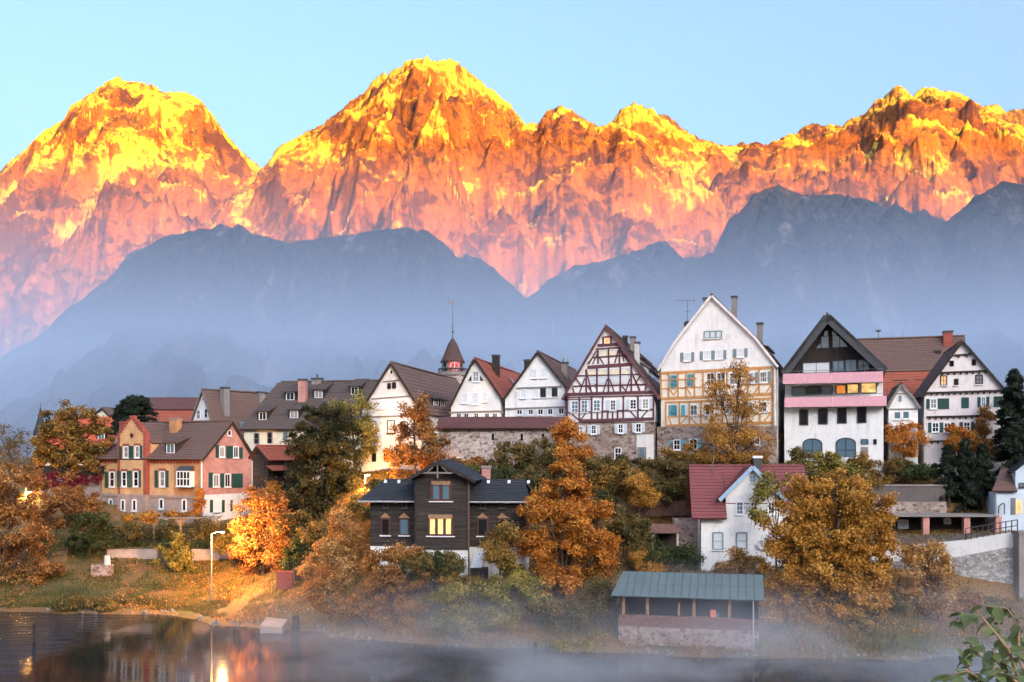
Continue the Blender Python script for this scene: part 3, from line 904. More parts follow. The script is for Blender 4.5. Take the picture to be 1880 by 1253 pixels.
# ------------------------------------------------------------------ half-timbered house
h = House('half_timbered_house', 'tall half-timbered gable house with purple-brown beams on a rubble stone base', 'house', 1113, 104, 14, 12.3)
f = h.front
u0, z0 = f.m(1041.5, 722); u1, z1 = f.m(1201, 722); ua, za = f.m(1112.7, 602)
dep = h.vdepth(ua, 1196)
zs = f.m(1120, 775)[1]
MB().prism([(u0, -4), (u1, -4), (u1, zs), (u0, zs)], .12, dep-.1).build('stone_base', M['rubble_dark'], h.root)
gable_house(h, u0, u1, ua, z0, z1, za, dep, 'infill', 'tile_brown', over=.9, bottom=zs+.004, course=.42, verge='timber_purple')
Bm = lambda a, b, w=.2: beam(f, Y1(*a), Y1(*b), w, 'timber_purple', .07)
for a, b, w in (((385,180),(452,172),.16), ((345,245),(515,235),.3), ((330,275),(525,262),.16), ((262,425),(640,398),.36), ((305,345),(570,325),.16),
                ((165,495),(700,482),.13), ((140,580),(745,565),.16), ((90,648),(812,628),.34), ((90,672),(812,655),.14),
                ((95,800),(800,770),.18), ((95,690),(300,688),.12), ((195,865),(812,848),.34)):
    Bm(a, b, w)
for x0, x1, ya, yb in ((392,392,175,240),(455,455,170,236),(347,349,275,398),(435,437,262,400),(525,525,262,395),
                 (252,252,440,632),(340,340,425,640),(435,435,420,640),(532,532,415,630),(622,622,410,628),
                 (100,96,665,860),(195,195,665,865),(297,297,662,858),(388,382,660,855),(558,556,655,850),(677,677,655,848),(805,805,648,850),
                 (430,428,785,855),(470,470,785,852),(510,510,780,852),(345,345,790,852)):
    Bm((x0, ya), (x1, yb), .19)
for a, b in (((352,290),(305,400)),((362,345),(395,398)),((516,285),(485,392)),((518,275),(605,385)),((335,290),(270,400)),((545,290),(562,380)),
             ((300,350),(265,398)),((570,330),(600,380)),
             ((252,450),(300,640)),((240,515),(195,640)),((165,510),(210,575)),((140,590),(155,640)),((425,520),(390,635)),((445,520),(485,635)),((545,575),(585,630)),((622,450),(690,620)),
             ((640,500),(695,615)),((700,490),(650,570)),((745,570),(735,615)),((330,560),(345,632)),((610,520),(578,620)),((260,570),(300,632)),
             ((125,800),(190,855)),((255,795),(205,855)),((610,780),(665,842)),((755,780),(705,842))):
    Bm(a, b, .14)
window(f, *zr(Y1, 400, 178, 447, 236), 1, 1, 'frame_white', 'lit_soft', .06, sill=False)
for x in ((365,420), (440,500)): window(f, *zr(Y1, x[0], 285, x[1], 335), 2, 1, 'shutter_grey', 'shutter_yellow', .08, sill=False)
for a in ((265,448,335,492), (352,445,420,490), (450,440,525,486), (542,436,605,480)): window(f, *zr(Y1, *a), 2, 1, 'shutter_grey', 'shutter_yellow', .1, sill=False)
for a in ((265,502,335,560), (352,500,420,556), (450,496,525,552), (542,490,605,548)): window(f, *zr(Y1, *a), 3, 2, 'shutter_grey', 'glass_blind', .1, sill=False)
for a in ((130,700,188,795), (210,695,265,792), (310,692,368,785), (450,692,495,778), (612,688,665,770), (712,682,765,765)):
    window(f, *zr(Y1, *a), 2, 3, 'frame_white', 'glass_blue' if a[0] < 400 else 'glass', .12)
for a in ((103,700,124,790), (268,695,290,790), (370,692,386,782), (413,692,446,778), (499,690,528,778), (580,688,607,770), (682,684,708,768), (768,682,796,766)):
    shutter(f, *zr(Y1, *a), 'shutter_grey')
for a in ((198,905,225,972), (295,898,335,972), (515,890,556,965), (660,885,704,958)):
    window(f, *zr(Y1, *a), 2, 2, 'frame_white', 'glass_dark', .1)
for a in ((228,905,250,972), (262,898,290,974), (338,898,366,974), (484,890,511,966), (560,888,588,966), (630,884,656,960), (708,882,734,958)):
    shutter(f, *zr(Y1, *a), 'shutter_grey', 3)
window(f, *zr(Y1, 487, 1085, 540, 1178), 2, 2, 'frame_white', 'glass', .1)
x0, x1, zz0, zz1 = f.rect(*zr(Y1, 672, 1080, 745, 1200))
d_ = f.mb().box(x0, x1, -.04, .118, zz0, zz1).build('door', M['wood_grey'], h.root)
f.mb().box(x0+.25, x1-.25, -.06, -.042, zz0+.15, zz1-.2).build('pane', M['glass_blue'], d_)
x0, x1, zz0, zz1 = f.rect(*zr(Y1, 665, 975, 822, 1180))
f.mb().box(x0, x1-.2, .08, .119, zz0, zz1).build('plaster_patch', M['whitedirty'], h.root)
sl = (za-z1)/(u1-ua)
for t, px_ in ((.42, 1192), (.62, 1203)):
    u = ua+(u1-ua)*t
    dormer(h, u, dep*.55, za+(z1-za)*t, dep*.55, 0, 1.0, 1, 'infill', 'tile_brown', (sl, sl*.5))
chimney(h.root, ua+1.2, h.vdepth(ua+1.2, 1162), za-2.4, za+.5, .6, .6, 'concrete')
chimney(h.root, ua+2.3, h.vdepth(ua+2.3, 1170), za-3.6, za-.7, .55, .55, 'concretelight')
chimney(h.root, ua+.7, h.vdepth(ua+.7, 1148), za-1.6, za+.25, .5, .5, 'timber_dark')

# ------------------------------------------------------------------ tall white house with ochre timber floors
h = House('gable_house', 'tallest white gable house with ochre timbered floors above a stone base', 'house', 1307, 102, 20, 12.6)
f = h.front
u0, z0 = f.m(1213.5, 676); u1, z1 = f.m(1423, 668); ua, za = f.m(1306.7, 545)
z0 = z1 = (z0+z1)/2
dep = 15.0
zs = f.m(1310, 783)[1]
MB().prism([(u0-.35, -4), (u1+.1, -4), (u1+.1, zs), (u0-.35, zs)], -.25, dep-.1).build('stone_base', M['rubble_dark'], h.root)
gable_house(h, u0, u1, ua, z0, z1, za, dep, 'white', 'tile_dark', over=.45, bottom=zs+.004, course=.42, verge='whitepink', kick=1)
zt = f.m(1310, 679)[1]
f.mb().box(u0+.02, u1-.02, -.02, -.004, zs+.05, zt).build('timber_floor_infill', M['infillwarm'], h.root)
Bo = lambda a, b, w=.24: beam(f, Y2(*a), Y2(*b), w, 'timber_orange', .06, proud=.022)
for a, b, w in (((45,592),(830,550),.3), ((55,700),(825,665),.14), ((60,770),(830,735),.3), ((90,795),(830,765),.2), ((95,895),(820,865),.14), ((85,960),(840,935),.3), ((60,640),(300,630),.12)):
    Bo(a, b, w)
for x, ya, yb in ((52,595,770),(105,595,765),(170,590,765),(225,590,762),(285,588,760),(345,585,758),(430,580,755),(510,575,750),(600,572,748),(655,570,745),(735,565,742),(825,555,950),
                  (85,790,955),(180,790,955),(250,790,950),(330,785,950),(400,780,948),(480,778,945),(560,775,945),(650,772,942),(740,770,938)):
    Bo((x, ya), (x, yb), .18)
for a, b in (((115,705),(140,745)),((165,705),(140,745)),((235,700),(262,742)),((350,700),(385,740)),((430,698),(395,740)),((600,690),(630,735)),((735,680),(700,730)),((820,670),(785,725)),
             ((105,900),(125,950)),((235,890),(185,950)),((250,890),(300,945)),((400,885),(440,940)),((650,880),(690,935)),((815,870),(770,930))):
    Bo(a, b, .13)
for a in ((112,608,165,702), (235,600,283,692), (108,815,162,892)): window(f, *zr(Y2, *a), 2, 2, 'shutter_teal', 'glass_teal', .12, sill=False)
for a in ((370,590,425,680), (440,588,500,676), (530,590,590,670)): window(f, *zr(Y2, *a), 2, 2, 'frame_white', 'glass', .1)
for a in ((660,585,700,658), (742,582,790,655)): window(f, *zr(Y2, *a), 3, 2, 'frame_white', 'glass', .1)
for a in ((705,585,738,660), (795,578,818,658), (192,812,220,888)): shutter(f, *zr(Y2, *a), 'shutter_teal' if a[0] < 400 else 'shutter_sage')
for a in ((255,812,305,885), (360,805,420,880), (500,800,560,872), (640,795,690,868), (730,790,790,862)): window(f, *zr(Y2, *a), 2, 2, 'frame_white', 'glass', .1)
window(f, *zr(Y2, 352, 300, 474, 345), 3, 1, 'shutter_sage', 'glass_blind', .14, .16)
for a in ((212,448,258,505), (348,435,398,495), (430,430,482,490), (582,420,628,478)): window(f, *zr(Y2, *a), 3, 2, 'frame_white', 'glass_blind', .1)
for a in ((185,448,208,510), (262,445,283,508), (322,440,345,500), (401,434,427,496), (486,430,508,492), (553,422,578,484), (632,418,655,480)): shutter(f, *zr(Y2, *a), 'shutter_sage')
gb = Wall(h, (0, -.25), (1, 0))
for a in ((140,1055,185,1125), (250,1050,305,1120), (705,1038,740,1090)): window(gb, *zr(Y2, *a), 2, 2, 'frame_white', 'glass_dark', .1)
for a in ((105,1058,120,1090), (195,1055,228,1090), (310,1045,330,1140), (745,1035,768,1070)): shutter(gb, *zr(Y2, *a), 'shutter_teal', 3)
MB().tube([(u1-.1, -.12, zs-3), (u1-.1, -.12, z1-.1)], [.09, .09], 6).build('downpipe', M['pipe'], h.root)
MB().tube([(u1+.12, 1.2, zs-3), (u1+.12, 1.2, z1-.1)], [.09, .09], 6).build('downpipe', M['pipe'], h.root)
for du, px_, zt_, w_ in ((1.6, 1348, 545, .55), (4.3, 1395, 594, .6), (-.5, 1296, 548, .5)):
    uu = ua+du; v = 2.5 if du > 0 else 5.0
    v = h.vdepth(uu, px_) if abs(h.vdepth(uu, px_)) < 12 and h.vdepth(uu, px_) > .8 else 3.0
    wq = Wall(h, (0, v), (1, 0)); uu2, zt2 = wq.m(px_, zt_)
    zroof = za - abs(uu2-ua)*(za-z1)/(u1-ua)
    chimney(h.root, uu2, v, zroof-1.0, zt2, w_, w_, 'concrete')
sl = (za-z1)/(u1-ua)*.7
dormer(h, u1-1.2, 6.5, z1+.75, 8.0, 0, 1.35, 1, 'timber_dark', 'tile_dark', (sl, sl*.35))
# aerial and dish on the roof: things that sit on it
an = empty('tv_aerial', h.root.matrix_basis @ Vector((ua-2.6, 1.5, 0)), 0)
tag(an, 'tall television aerial mast beside the tallest white gable', 'aerial')
p0 = P(1262, 598, 103.5); p1 = P(1262, 551, 103.5); an.location = (p0.x, p0.y, p0.z-.6)
MB().tube([(0,0,-1.2), (0,0,p1.z-p0.z+.6)], [.04,.03], 6).build('mast', M['steel'], an)
ab = MB(); H_ = p1.z-p0.z+.55
ab.tube([(-1.2,0,H_), (.75,0,H_)], [.03,.03], 5)
for x in np.linspace(-1.15, .7, 7): ab.tube([(x,-.35,H_), (x,.35,H_)], [.018,.018], 4)
ab.tube([(.7,0,H_-.15), (.7,0,H_+.3)], [.025,.025], 4); ab.tube([(-.3,0,H_-1.2), (.3,0,H_-1.2)], [.025,.025], 4)
ab.build('aerial_bars', M['steel'], an)
ds = empty('satellite_dish', P(1262, 596, 103.3)); tag(ds, 'dark round satellite dish low on the aerial mast', 'dish')
MB().add(*(lambda n: ([(0,.12,0)] + [(.38*math.cos(t), 0, .38*math.sin(t)) for t in np.linspace(0, 2*math.pi, n, endpoint=False)] + [(.38*math.cos(t), .04, .38*math.sin(t)) for t in np.linspace(0, 2*math.pi, n, endpoint=False)],
      [(0, 1+(i+1) % n, 1+i) for i in range(n)] + [(1+i, 1+(i+1) % n, 1+n+(i+1) % n, 1+n+i) for i in range(n)] + [(0, 1+n+i, 1+n+(i+1) % n) for i in range(n)]))(16)).build('reflector', M['lead'], ds)
MB().tube([(0,.1,0), (0,.25,0), (0,.3,-.4)], [.03,.03,.03], 5).build('bracket', M['steel'], ds)

# ------------------------------------------------------------------ modern house with pink balconies
h = House('balcony_house', 'white modern house with dark glazed gable and two pink balcony bands', 'house', 1520, 100, 19, 12.6)
f = h.front
u0, _ = f.m(1440, 800); u1, _ = f.m(1622, 800)
zf1 = f.m(1535, 745)[1]; zf2 = f.m(1535, 685)[1]; ztop = f.m(1535, 668)[1]
ua, za = f.m(1519, 582)
dep = 12.0
MB().prism([(u0, -4), (u1, -4), (u1, zf1), (u0, zf1)], 0, dep).build('wall', M['white'], h.root)
MB().prism([(u0, zf1+.004), (u1, zf1+.004), (u1, zf2), (u0, zf2)], 1.3, dep).build('recessed_wall', M['white'], h.root)
# gable storey
e0, ez = f.m(1440, 690); e1, _ = f.m(1625, 690)
rw = Wall(h, (0, 1.0), (1, 0))
MB().prism([(e0+.5, zf2+.004), (e1-.5, zf2+.004), (ua, za-.5)], 1.0, dep).build('gable_wall', M['timber_dark'], h.root)
for sgn, e in ((-1, e0), (1, e1)):
    ze = zf2 + .1
    roof_slab(h.root, 'roof', (ua, -.6, za), (ua, dep, za), (e, -.6, ze), 'tile_dark', thick=.22)
    dx, dz = e-ua, ze-za
    L = math.hypot(dx, dz)
    b = MB(); b.bar((ua, za-.12), (e, ze-.12), .85, .12, .48); b.build('verge_board', M['lead'], h.root)
ridge_cap(h.root, (ua, -.6, za+.25), (ua, dep, za+.25), 'tile_dark')
for a in ((352,285,385,318,3), (392,235,445,315,0), (475,230,522,312,0), (527,232,585,308,4), (412,192,440,228,0), (472,180,505,225,0)):
    x0, x1, zz0, zz1 = rw.rect(*zr(Z5, *a[:4]))
    poly = [(x0, zz0), (x1, zz0), (x1, zz1), (x0, zz1)]
    if a[4] == 3: poly = [(x0, zz0), (x1, zz0), (x1, zz1)]
    if a[4] == 4: poly = [(x0, zz0), (x1, zz0), (x0, zz1)]
    o = rw.mb(); o.prism(poly, -.03, -.006); o.build('gable_pane', M['glass_blue'], h.root)
for a in ((255,425,455,500), (475,412,560,492), (568,405,650,490), (660,405,745,482)):
    window(rw, *zr(Z5, *a), 2, 1, 'frame_dark', 'glass_blind' if a[0] == 255 else 'glass_blue', .1, sill=False)
# balconies: panels are separate boards
def balcony(ya, yb, xs, name):
    slab_z = f.m(1530, yb)[1]
    x0, _ = f.m(xs[0], 700); x1, _ = f.m(xs[-1], 700)
    b = MB().box(x0+.05, x1-.05, -1.02, 1.28, slab_z-.02, slab_z+.14).build('balcony_floor', M['concretelight'], h.root)
    bw = Wall(h, (0, -1.1), (1, 0))
    ht = bw.m(1530, ya)[1] - bw.m(1530, yb)[1]
    for p, q in zip(xs[:-1], xs[1:]):
        a_, _ = bw.m(p, 700); c_, _ = bw.m(q, 700)
        bw.mb().box(a_+.02, c_-.02, -.04, .04, slab_z-.1, slab_z-.1+ht).build('balcony_panel', M['pinkpanel'], b)
    sw = Wall(h, (bw.m(xs[-1], 700)[0], -1.06), (0, 1))
    sw.mb().box(0, 1.3, -.04, .04, slab_z-.1, slab_z-.1+ht).build('balcony_panel', M['pinkpanel'], b)
    ra = MB(); zt = slab_z-.1+ht
    ra.tube([(x0, -1.1, zt+.25), (x1, -1.1, zt+.25)], [.025, .025], 5)
    for x in np.linspace(x0+.1, x1-.1, 7): ra.tube([(x, -1.1, zt), (x, -1.1, zt+.25)], [.02, .02], 4)
    ra.build('handrail', M['steel'], b)
balcony(684, 703, (1437, 1477, 1527, 1577, 1620), 'upper')
balcony(728, 746, (1440, 1479, 1529, 1580, 1627), 'lower')
rw2 = Wall(h, (0, 1.3), (1, 0))
for a, g_ in (((175,605,278,668),'glass_blue'), ((285,600,380,665),'glass_dark'), ((388,598,472,662),'glass_blue'), ((500,590,572,655),'lit_orange'), ((580,582,665,650),'lit'), ((682,575,795,648),'lit')):
    window(rw2, *zr(Z5, *a), 1, 1, 'frame_dark', g_, .1, sill=False)
for a in ((232,772,293,885), (370,765,436,878), (510,760,576,872), (655,755,720,868)):
    window(f, *zr(Z5, *a), 1, 1, 'frame_dark', 'glass_dark', .12, sill=False)
for a in ((258,985,395,1120), (502,980,642,1118)):
    x0, x1, zz0, zz1 = f.rect(*zr(Z5, *a)); r = (x1-x0)/2; rise = .5; zc = zz1-rise
    poly = [(x0, zz0), (x1, zz0)] + [(x0+r+r*math.cos(t), zc+rise*math.sin(t)) for t in np.linspace(0, math.pi, 11)]
    o = f.mb().prism(poly, -.03, -.006).build('arched_window', M['glass_blue'], h.root)
    fr = f.mb(); pts = poly[1:]+poly[:1]
    for p, q in zip(pts[:-1], pts[1:]): fr.bar(p, q, .12, .06, .012)
    fr.bar((x0+r, zz0), (x0+r, zz1), .1, .05, .012); fr.bar((x0, zz0+.7), (x1, zz0+.7), .08, .045, .012)
    fr.build('frame', M['frame_dark'], o)
window(f, *zr(Z5, 684, 988, 735, 1025), 1, 1, 'frame_dark', 'glass_blue', .08, sill=False)
window(f, *zr(Z5, 775, 988, 796, 1025), 1, 1, 'frame_dark', 'glass_dark', .08, sill=False)
x0, x1, zz0, zz1 = f.rect(*zr(Z5, 684, 1045, 735, 1115)); f.mb().box(x0, x1, -.05, -.004, zz0, zz1).build('door', M['wood_grey'], h.root)
# roof light on its right slope
rooflight(h, ua, za, e1, zf2+.1, .84, None, 1.4, 1.0)

# ------------------------------------------------------------------ long roof behind + small white gable + pink half-hipped gable on the right
h = House('long_house', 'long brown tiled house roof with chimney behind the pink-white gable', 'house', 1700, 118, 18, 13.4)
f = h.front
# its right end reaches just behind the right-hand gable house
u0, _ = f.m(1560, 700); u1, _ = f.m(1775, 700); zE = f.m(1650, 720)[1]; zM = f.m(1660, 682)[1]; zR = f.m(1680, 634)[1]+1.2
MB().prism([(u0, -7), (u1, -7), (u1, zE), (u0, zE)], 0, 9).build('wall', M['whitepink'], h.root)
MB().add([(u0, 0.1, zE), (u0, 8.9, zE), (u0, 4.5, zR-.1), (u1, .1, zE), (u1, 8.9, zE), (u1, 4.5, zR-.1)], [(0,1,2),(3,5,4)]).build('gable_wall', M['whitepink'], h.root)
ym = 4.5*(zM-zE)/(zR-zE)
roof_slab(h.root, 'roof', (u0-.3, ym, zM), (u1+.3, ym, zM), (u0-.3, -.5, zE-.6), 'tile_red', course=.4)
roof_slab(h.root, 'roof', (u0-.3, 4.5, zR), (u1+.3, 4.5, zR), (u0-.3, ym+.02, zM+.03), 'tile_brown', course=.4)
roof_slab(h.root, 'roof', (u0-.3, 4.5, zR), (u1+.3, 4.5, zR), (u0-.3, 9.5, zE-.6), 'tile_brown', course=.5)
ridge_cap(h.root, (u0-.3, 4.5, zR+.2), (u1+.3, 4.5, zR+.2), 'tile_brown')
cw = Wall(h, (0, 4.0), (1, 0))
uc, zc = cw.m(1740, 609)
chimney(h.root, uc, 4.0, zR-1.6, zc, 1.05, .9, 'brick_red')
uc, zc = cw.m(1724, 662); chimney(h.root, uc-.2, 3.2, zR-3.4, zR-1.6, .6, .5, 'timber_dark')
for px_ in (1655, 1697):
    uu, zz = f.m(px_, 720); dormer(h, uu, 1.0, zE+.3, 1.5, 0, 1.15, 0, 'white', 'tile_dark', ((zM-zE)/ym, .35))
s_ = empty('roof_siren', h.root.matrix_basis @ Vector((cw.m(1613, 700)[0], 4.5, zR+.1))); tag(s_, 'mushroom-shaped siren on the ridge of the long brown roof', 'siren')
MB().tube([(0,0,-.2), (0,0,1.0)], [.05,.05], 6).build('mast', M['steel'], s_)
MB().lathe([(.1,.95), (.34,1.05), (.38,1.12), (.12,1.25)], 12).build('horn', M['steel'], s_)
MB().tube([h.root.matrix_basis @ Vector((cw.m(1658, 700)[0], 4.5, zR)), h.root.matrix_basis @ Vector((cw.m(1658, 700)[0], 4.5, zR+1.3))], [.025, .02], 5).build('lightning_rod', M['steel'])
tag(bpy.data.objects['lightning_rod'], 'thin upright rod on the ridge between siren and chimney', 'rod')

h = House('small_gable_house', 'small white gable house squeezed between balcony house and pink-white gable', 'house', 1658, 101, 16, 12.6)
f = h.front
u0, z0 = f.m(1630, 750); u1, z1 = f.m(1687, 750); ua, za = f.m(1655, 708)
gable_house(h, u0+.1, u1-.1, ua, z0+.15, z1+.15, za, 9, 'white', 'tile_dark', over=.25, kick=1, verge='wood_grey')
beam(f, Z5(890, 768), Z5(1092, 765), .14, 'wood_grey', .06); beam(f, Z5(925, 655), Z5(1012, 653), .1, 'wood_grey', .05)
window(f, *zr(Z5, 955, 665, 985, 715), 1, 1, 'frame_white', 'glass', .07, sill=False)
for a in ((925,785,975,840), (988,782,1038,838)): window(f, *zr(Z5, *a), 1, 1, 'frame_white', 'glass_blue', .1)

h = House('gable_house', 'pinkish white gable house with jetties and dark green shutters at far right', 'house', 1765, 100, 17, 12.4)
f = h.front
u0, z0 = f.m(1697, 722); u1, z1 = f.m(1846, 722); ua, za = f.m(1766, 629)
zq = (z0+z1)/2
gable_house(h, u0, u1, ua, zq, zq, za, 14, 'whitepink', 'tile_brown', over=.5, verge='timber_dark', course=.42)
for a, b, w in (((1370,372),(1490,362),.16), ((1255,500),(1620,485),.18), ((1135,650),(1735,630),.2), ((1165,825),(1740,812),.2), ((1180,1003),(1720,990),.16)):
    beam(f, Z5(*a), Z5(*b), w, 'timber_dark', .14)
    n_ = int((b[0]-a[0])/42)
    for i in range(n_):
        x, z = f.m(*Z5(a[0]+(b[0]-a[0])*(i+.5)/n_, a[1]+(b[1]-a[1])*(i+.5)/n_+12)); f.mb().box(x-.09, x+.09, -.13, -.006, z-.1, z+.12).build('joist_end', M['timber_dark'], h.root)
for a, g_ in (((1335,412,1362,452),'glass_dark'), ((1498,402,1525,445),'glass_dark')): window(f, *zr(Z5, *a), 1, 1, 'timber_dark', g_, .06, sill=False)
for a, g_ in (((1268,522,1312,592),'lit_soft'), ((1368,545,1396,590),'glass'), ((1525,515,1575,582),'glass')): window(f, *zr(Z5, *a), 2, 2, 'timber_dark', g_, .1)
for a in ((1192,690,1240,762), (1565,675,1598,750), (1205,865,1255,935), (1292,865,1340,935), (1435,860,1485,925)): window(f, *zr(Z5, *a), 2, 2, 'frame_white', 'glass', .12)
for a in ((1163,692,1188,765), (1245,688,1330,765), (1420,680,1475,758), (1538,678,1562,752), (1600,674,1625,752), (1658,672,1720,750), (1175,865,1200,938), (1258,865,1288,938), (1488,858,1515,930)):
    shutter(f, *zr(Z5, *a), 'shutter_green')
for a in ((1343,865,1370,935), (1405,862,1432,930)): shutter(f, *zr(Z5, *a), 'frame_red')
rq = Wall(h, (u0, 0), (0, 1))

# ------------------------------------------------------------------ bluish house cut by the right edge
h = House('blue_house', 'pale blue house with open lit doorway at the right edge', 'house', 1850, 92, 14, 7.0)
f = h.front
u0, _ = f.m(1826, 900); u1 = u0+9
zt = f.m(1850, 905)[1]
MB().prism([(u0, -3), (u1, -3), (u1, zt), (u0, zt)], 0, 7).build('wall', M['bluewhite'], h.root)
ug, _ = f.m(1866, 880)
MB().prism([(ug, zt+.004), (u1, zt+.004), (u1, zt+3.4), (ug+1.6, zt+3.4), (ug, zt+2.0)], .3, 7).build('upper_wall', M['bluewhite'], h.root)
roof_slab(h.root, 'roof', (u0-.3, 3.2, zt+2.3), (ug, 3.2, zt+2.3), (u0-.3, -.3, zt+.05), 'tile_brown', course=.4, i0=1.6)
roof_slab(h.root, 'upper_roof', (ug+1.6, .1, zt+3.5), (ug+1.6, 7, zt+3.5), (ug-.2, .1, zt+1.85), 'slate', course=.4, thick=.1)
g2 = Wall(h, (0, .3), (1, 0))
window(g2, 1871, 887, 1879, 895, 1, 1, 'frame_dark', 'glass', .08)
x0, x1, zz0, zz1 = f.rect(*zr(Y7, 1040, 262, 1082, 412)); f.mb().box(x0, x1, -.07, -.005, zz0, zz1).build('door', M['steel'], h.root)
x0, x1, zz0, zz1 = f.rect(*zr(Y7, 1083, 280, 1140, 400)); f.mb().box(x0, x1, -.03, -.004, zz0, zz1).build('lit_doorway', M['lit_soft'], h.root)
x0, x1, zz0, zz1 = f.rect(*zr(Y7, 925, 310, 975, 405))
fr = f.mb()
for p, q in zip([(x0,zz0),(x0,zz1-.3),(x0+.3,zz1),(x1,zz1)], [(x0,zz1-.3),(x0+.3,zz1),(x1,zz1),(x1,zz0)]): fr.bar(p, q, .09, .06, .3)
fr.build('rail_hoop', M['rail_dark'], h.root)
MB().tube([(u0+.1, -.1, 0), (u0+.1, -.1, zt)], [.07, .07], 6).build('downpipe', M['pipe'], h.root)

# ------------------------------------------------------------------ round tower with clock
tD = 185.0
tw = empty('clock_tower', (P(831, 830, tD).x, tD, 13.4)); tag(tw, 'round stone tower with red clock face and bell-shaped roof', 'tower')
pz = lambda y: P(831, y, tD).z - 13.4
rr = lambda px_: px_/F*tD
MB().lathe([(rr(24), 0), (rr(24), pz(690))], 24).build('shaft', M['rubble'], tw)
MB().lathe([(rr(27), pz(690)), (rr(27), pz(684)), (rr(20), pz(684)), (rr(20), pz(665))], 20).build('drum', M['concrete'], tw)
rl = MB(); 
for t in np.linspace(0, 2*math.pi, 24, endpoint=False): rl.tube([(rr(26)*math.cos(t), rr(26)*math.sin(t), pz(684)), (rr(26)*math.cos(t), rr(26)*math.sin(t), pz(678))], [.05,.05], 4)
rl.lathe([(rr(26)-.06, pz(678)), (rr(26)+.06, pz(678)), (rr(26)+.06, pz(677)), (rr(26)-.06, pz(677))], 24)
rl.build('gallery_rail', M['steel'], tw)
MB().lathe([(rr(23), pz(666)), (rr(21.5), pz(663)), (rr(17.5), pz(655)), (rr(13), pz(643)), (rr(8.5), pz(632)), (rr(4), pz(625)), (rr(1.2), pz(621))], 16).build('roof', M['tower_tiles'], tw, True)
sp_ = MB().tube([(0,0,pz(622)), (0,0,pz(590)), (0,0,pz(556))], [.14,.08,.04], 6)
sp_.lathe([(.05,pz(612)), (.3,pz(609)), (.05,pz(606))], 10); sp_.box(-.35,.35,-.03,.03,pz(598),pz(597)); sp_.box(-.25,.25,-.03,.03,pz(603),pz(602))
so = sp_.build('spire_pole', M['steel'], tw)
MB().add([(-.1,0,pz(560)),(-.75,0,pz(558)),(-.8,0,pz(553)),(-.4,0,pz(555)),(.0,0,pz(552)),(.12,0,pz(557)),(-.1,.04,pz(560)),(-.75,.04,pz(558)),(-.8,.04,pz(553)),(-.4,.04,pz(555)),(.0,.04,pz(552)),(.12,.04,pz(557))],
         [(0,1,2,3,4,5),(11,10,9,8,7,6)]+[(i,i+6,(i+1)%6+6,(i+1)%6) for i in range(6)]).build('weather_vane', M['steel'], so)
# clock: faces the viewer, slightly right
ca = R(12); cl = empty('clock', (rr(20)*math.sin(ca)*1.0+.05, -rr(20)*math.cos(ca)-.04, pz(674.5)), ca); cl.parent = tw
S_ = rr(10.5)
MB().box(-S_, S_, -.05, .25, -S_*.85, S_*.85).build('clock_face', M['clock_red'], cl)
tk = MB()
for i in range(12):
    t = i*math.pi/6; tk.bar((S_*.62*math.sin(t), S_*.62*math.cos(t)), (S_*.85*math.sin(t), S_*.82*math.cos(t)), S_*.14, .03, .055)
tk.build('hour_mark', M['frame_white'], cl)
hd = MB(); hd.bar((0,0), (S_*.05, S_*.75), S_*.12, .03, .09); hd.bar((0,0), (-S_*.18, -S_*.55), S_*.15, .03, .12); hd.build('clock_hand', M['frame_white'], cl)
for t in (R(38), R(55), R(-40)):
    q = Matrix.Rotation(t, 3, 'Z'); c = q @ Vector((0, -rr(20)-.01, pz(674)))
    b = MB(lambda x, y, z, q=q, c=c: tuple(q @ Vector((x, y, z)) + c)); b.box(-.3, .3, -.05, .2, -.9, .9); b.build('belfry_opening', M['glass_dark'], tw)

# ------------------------------------------------------------------ town wall with tiled coping
h = House('town_wall', 'long rubble stone town wall with dark red tiled coping', 'wall', 930, 102.5, 4, 12.0)
f = h.front
u0, _ = f.m(806, 800); u1, _ = f.m(1044, 800); zt = f.m(930, 788)[1]; zr_ = f.m(930, 767)[1]
MB().box(u0, u1, 0, 1.1, -4, zt).build('stone_wall', M['rubble'], h.root)
roof_slab(h.root, 'tiled_coping', (u0-.2, 1.5, zr_), (u1+.1, 1.5, zr_), (u0-.2, -.45, zt-.05), 'tile_wine', course=.3)
roof_slab(h.root, 'tiled_coping', (u0-.2, 1.5, zr_), (u1+.1, 1.5, zr_), (u0-.2, 2.6, zt+.1), 'tile_wine', course=.3)
for x in np.arange(u0+1, u1, 2.2): MB().box(x-.06, x+.06, -.38, 0, zt-.35, zt-.2).build('bracket', M['timber_dark'], h.root)
window(f, *zr(Y6, 1065, 1140, 1108, 1200), 2, 1, 'frame_white', 'glass_dark', .1)
for x, y in ((905, 800), (958, 800), (997, 800)):
    a_, c_ = f.m(x, y); f.mb().box(a_-.12, a_+.12, -.02, -.004, c_-.5, c_+.2).build('arrow_slit', M['glass_dark'], h.root)

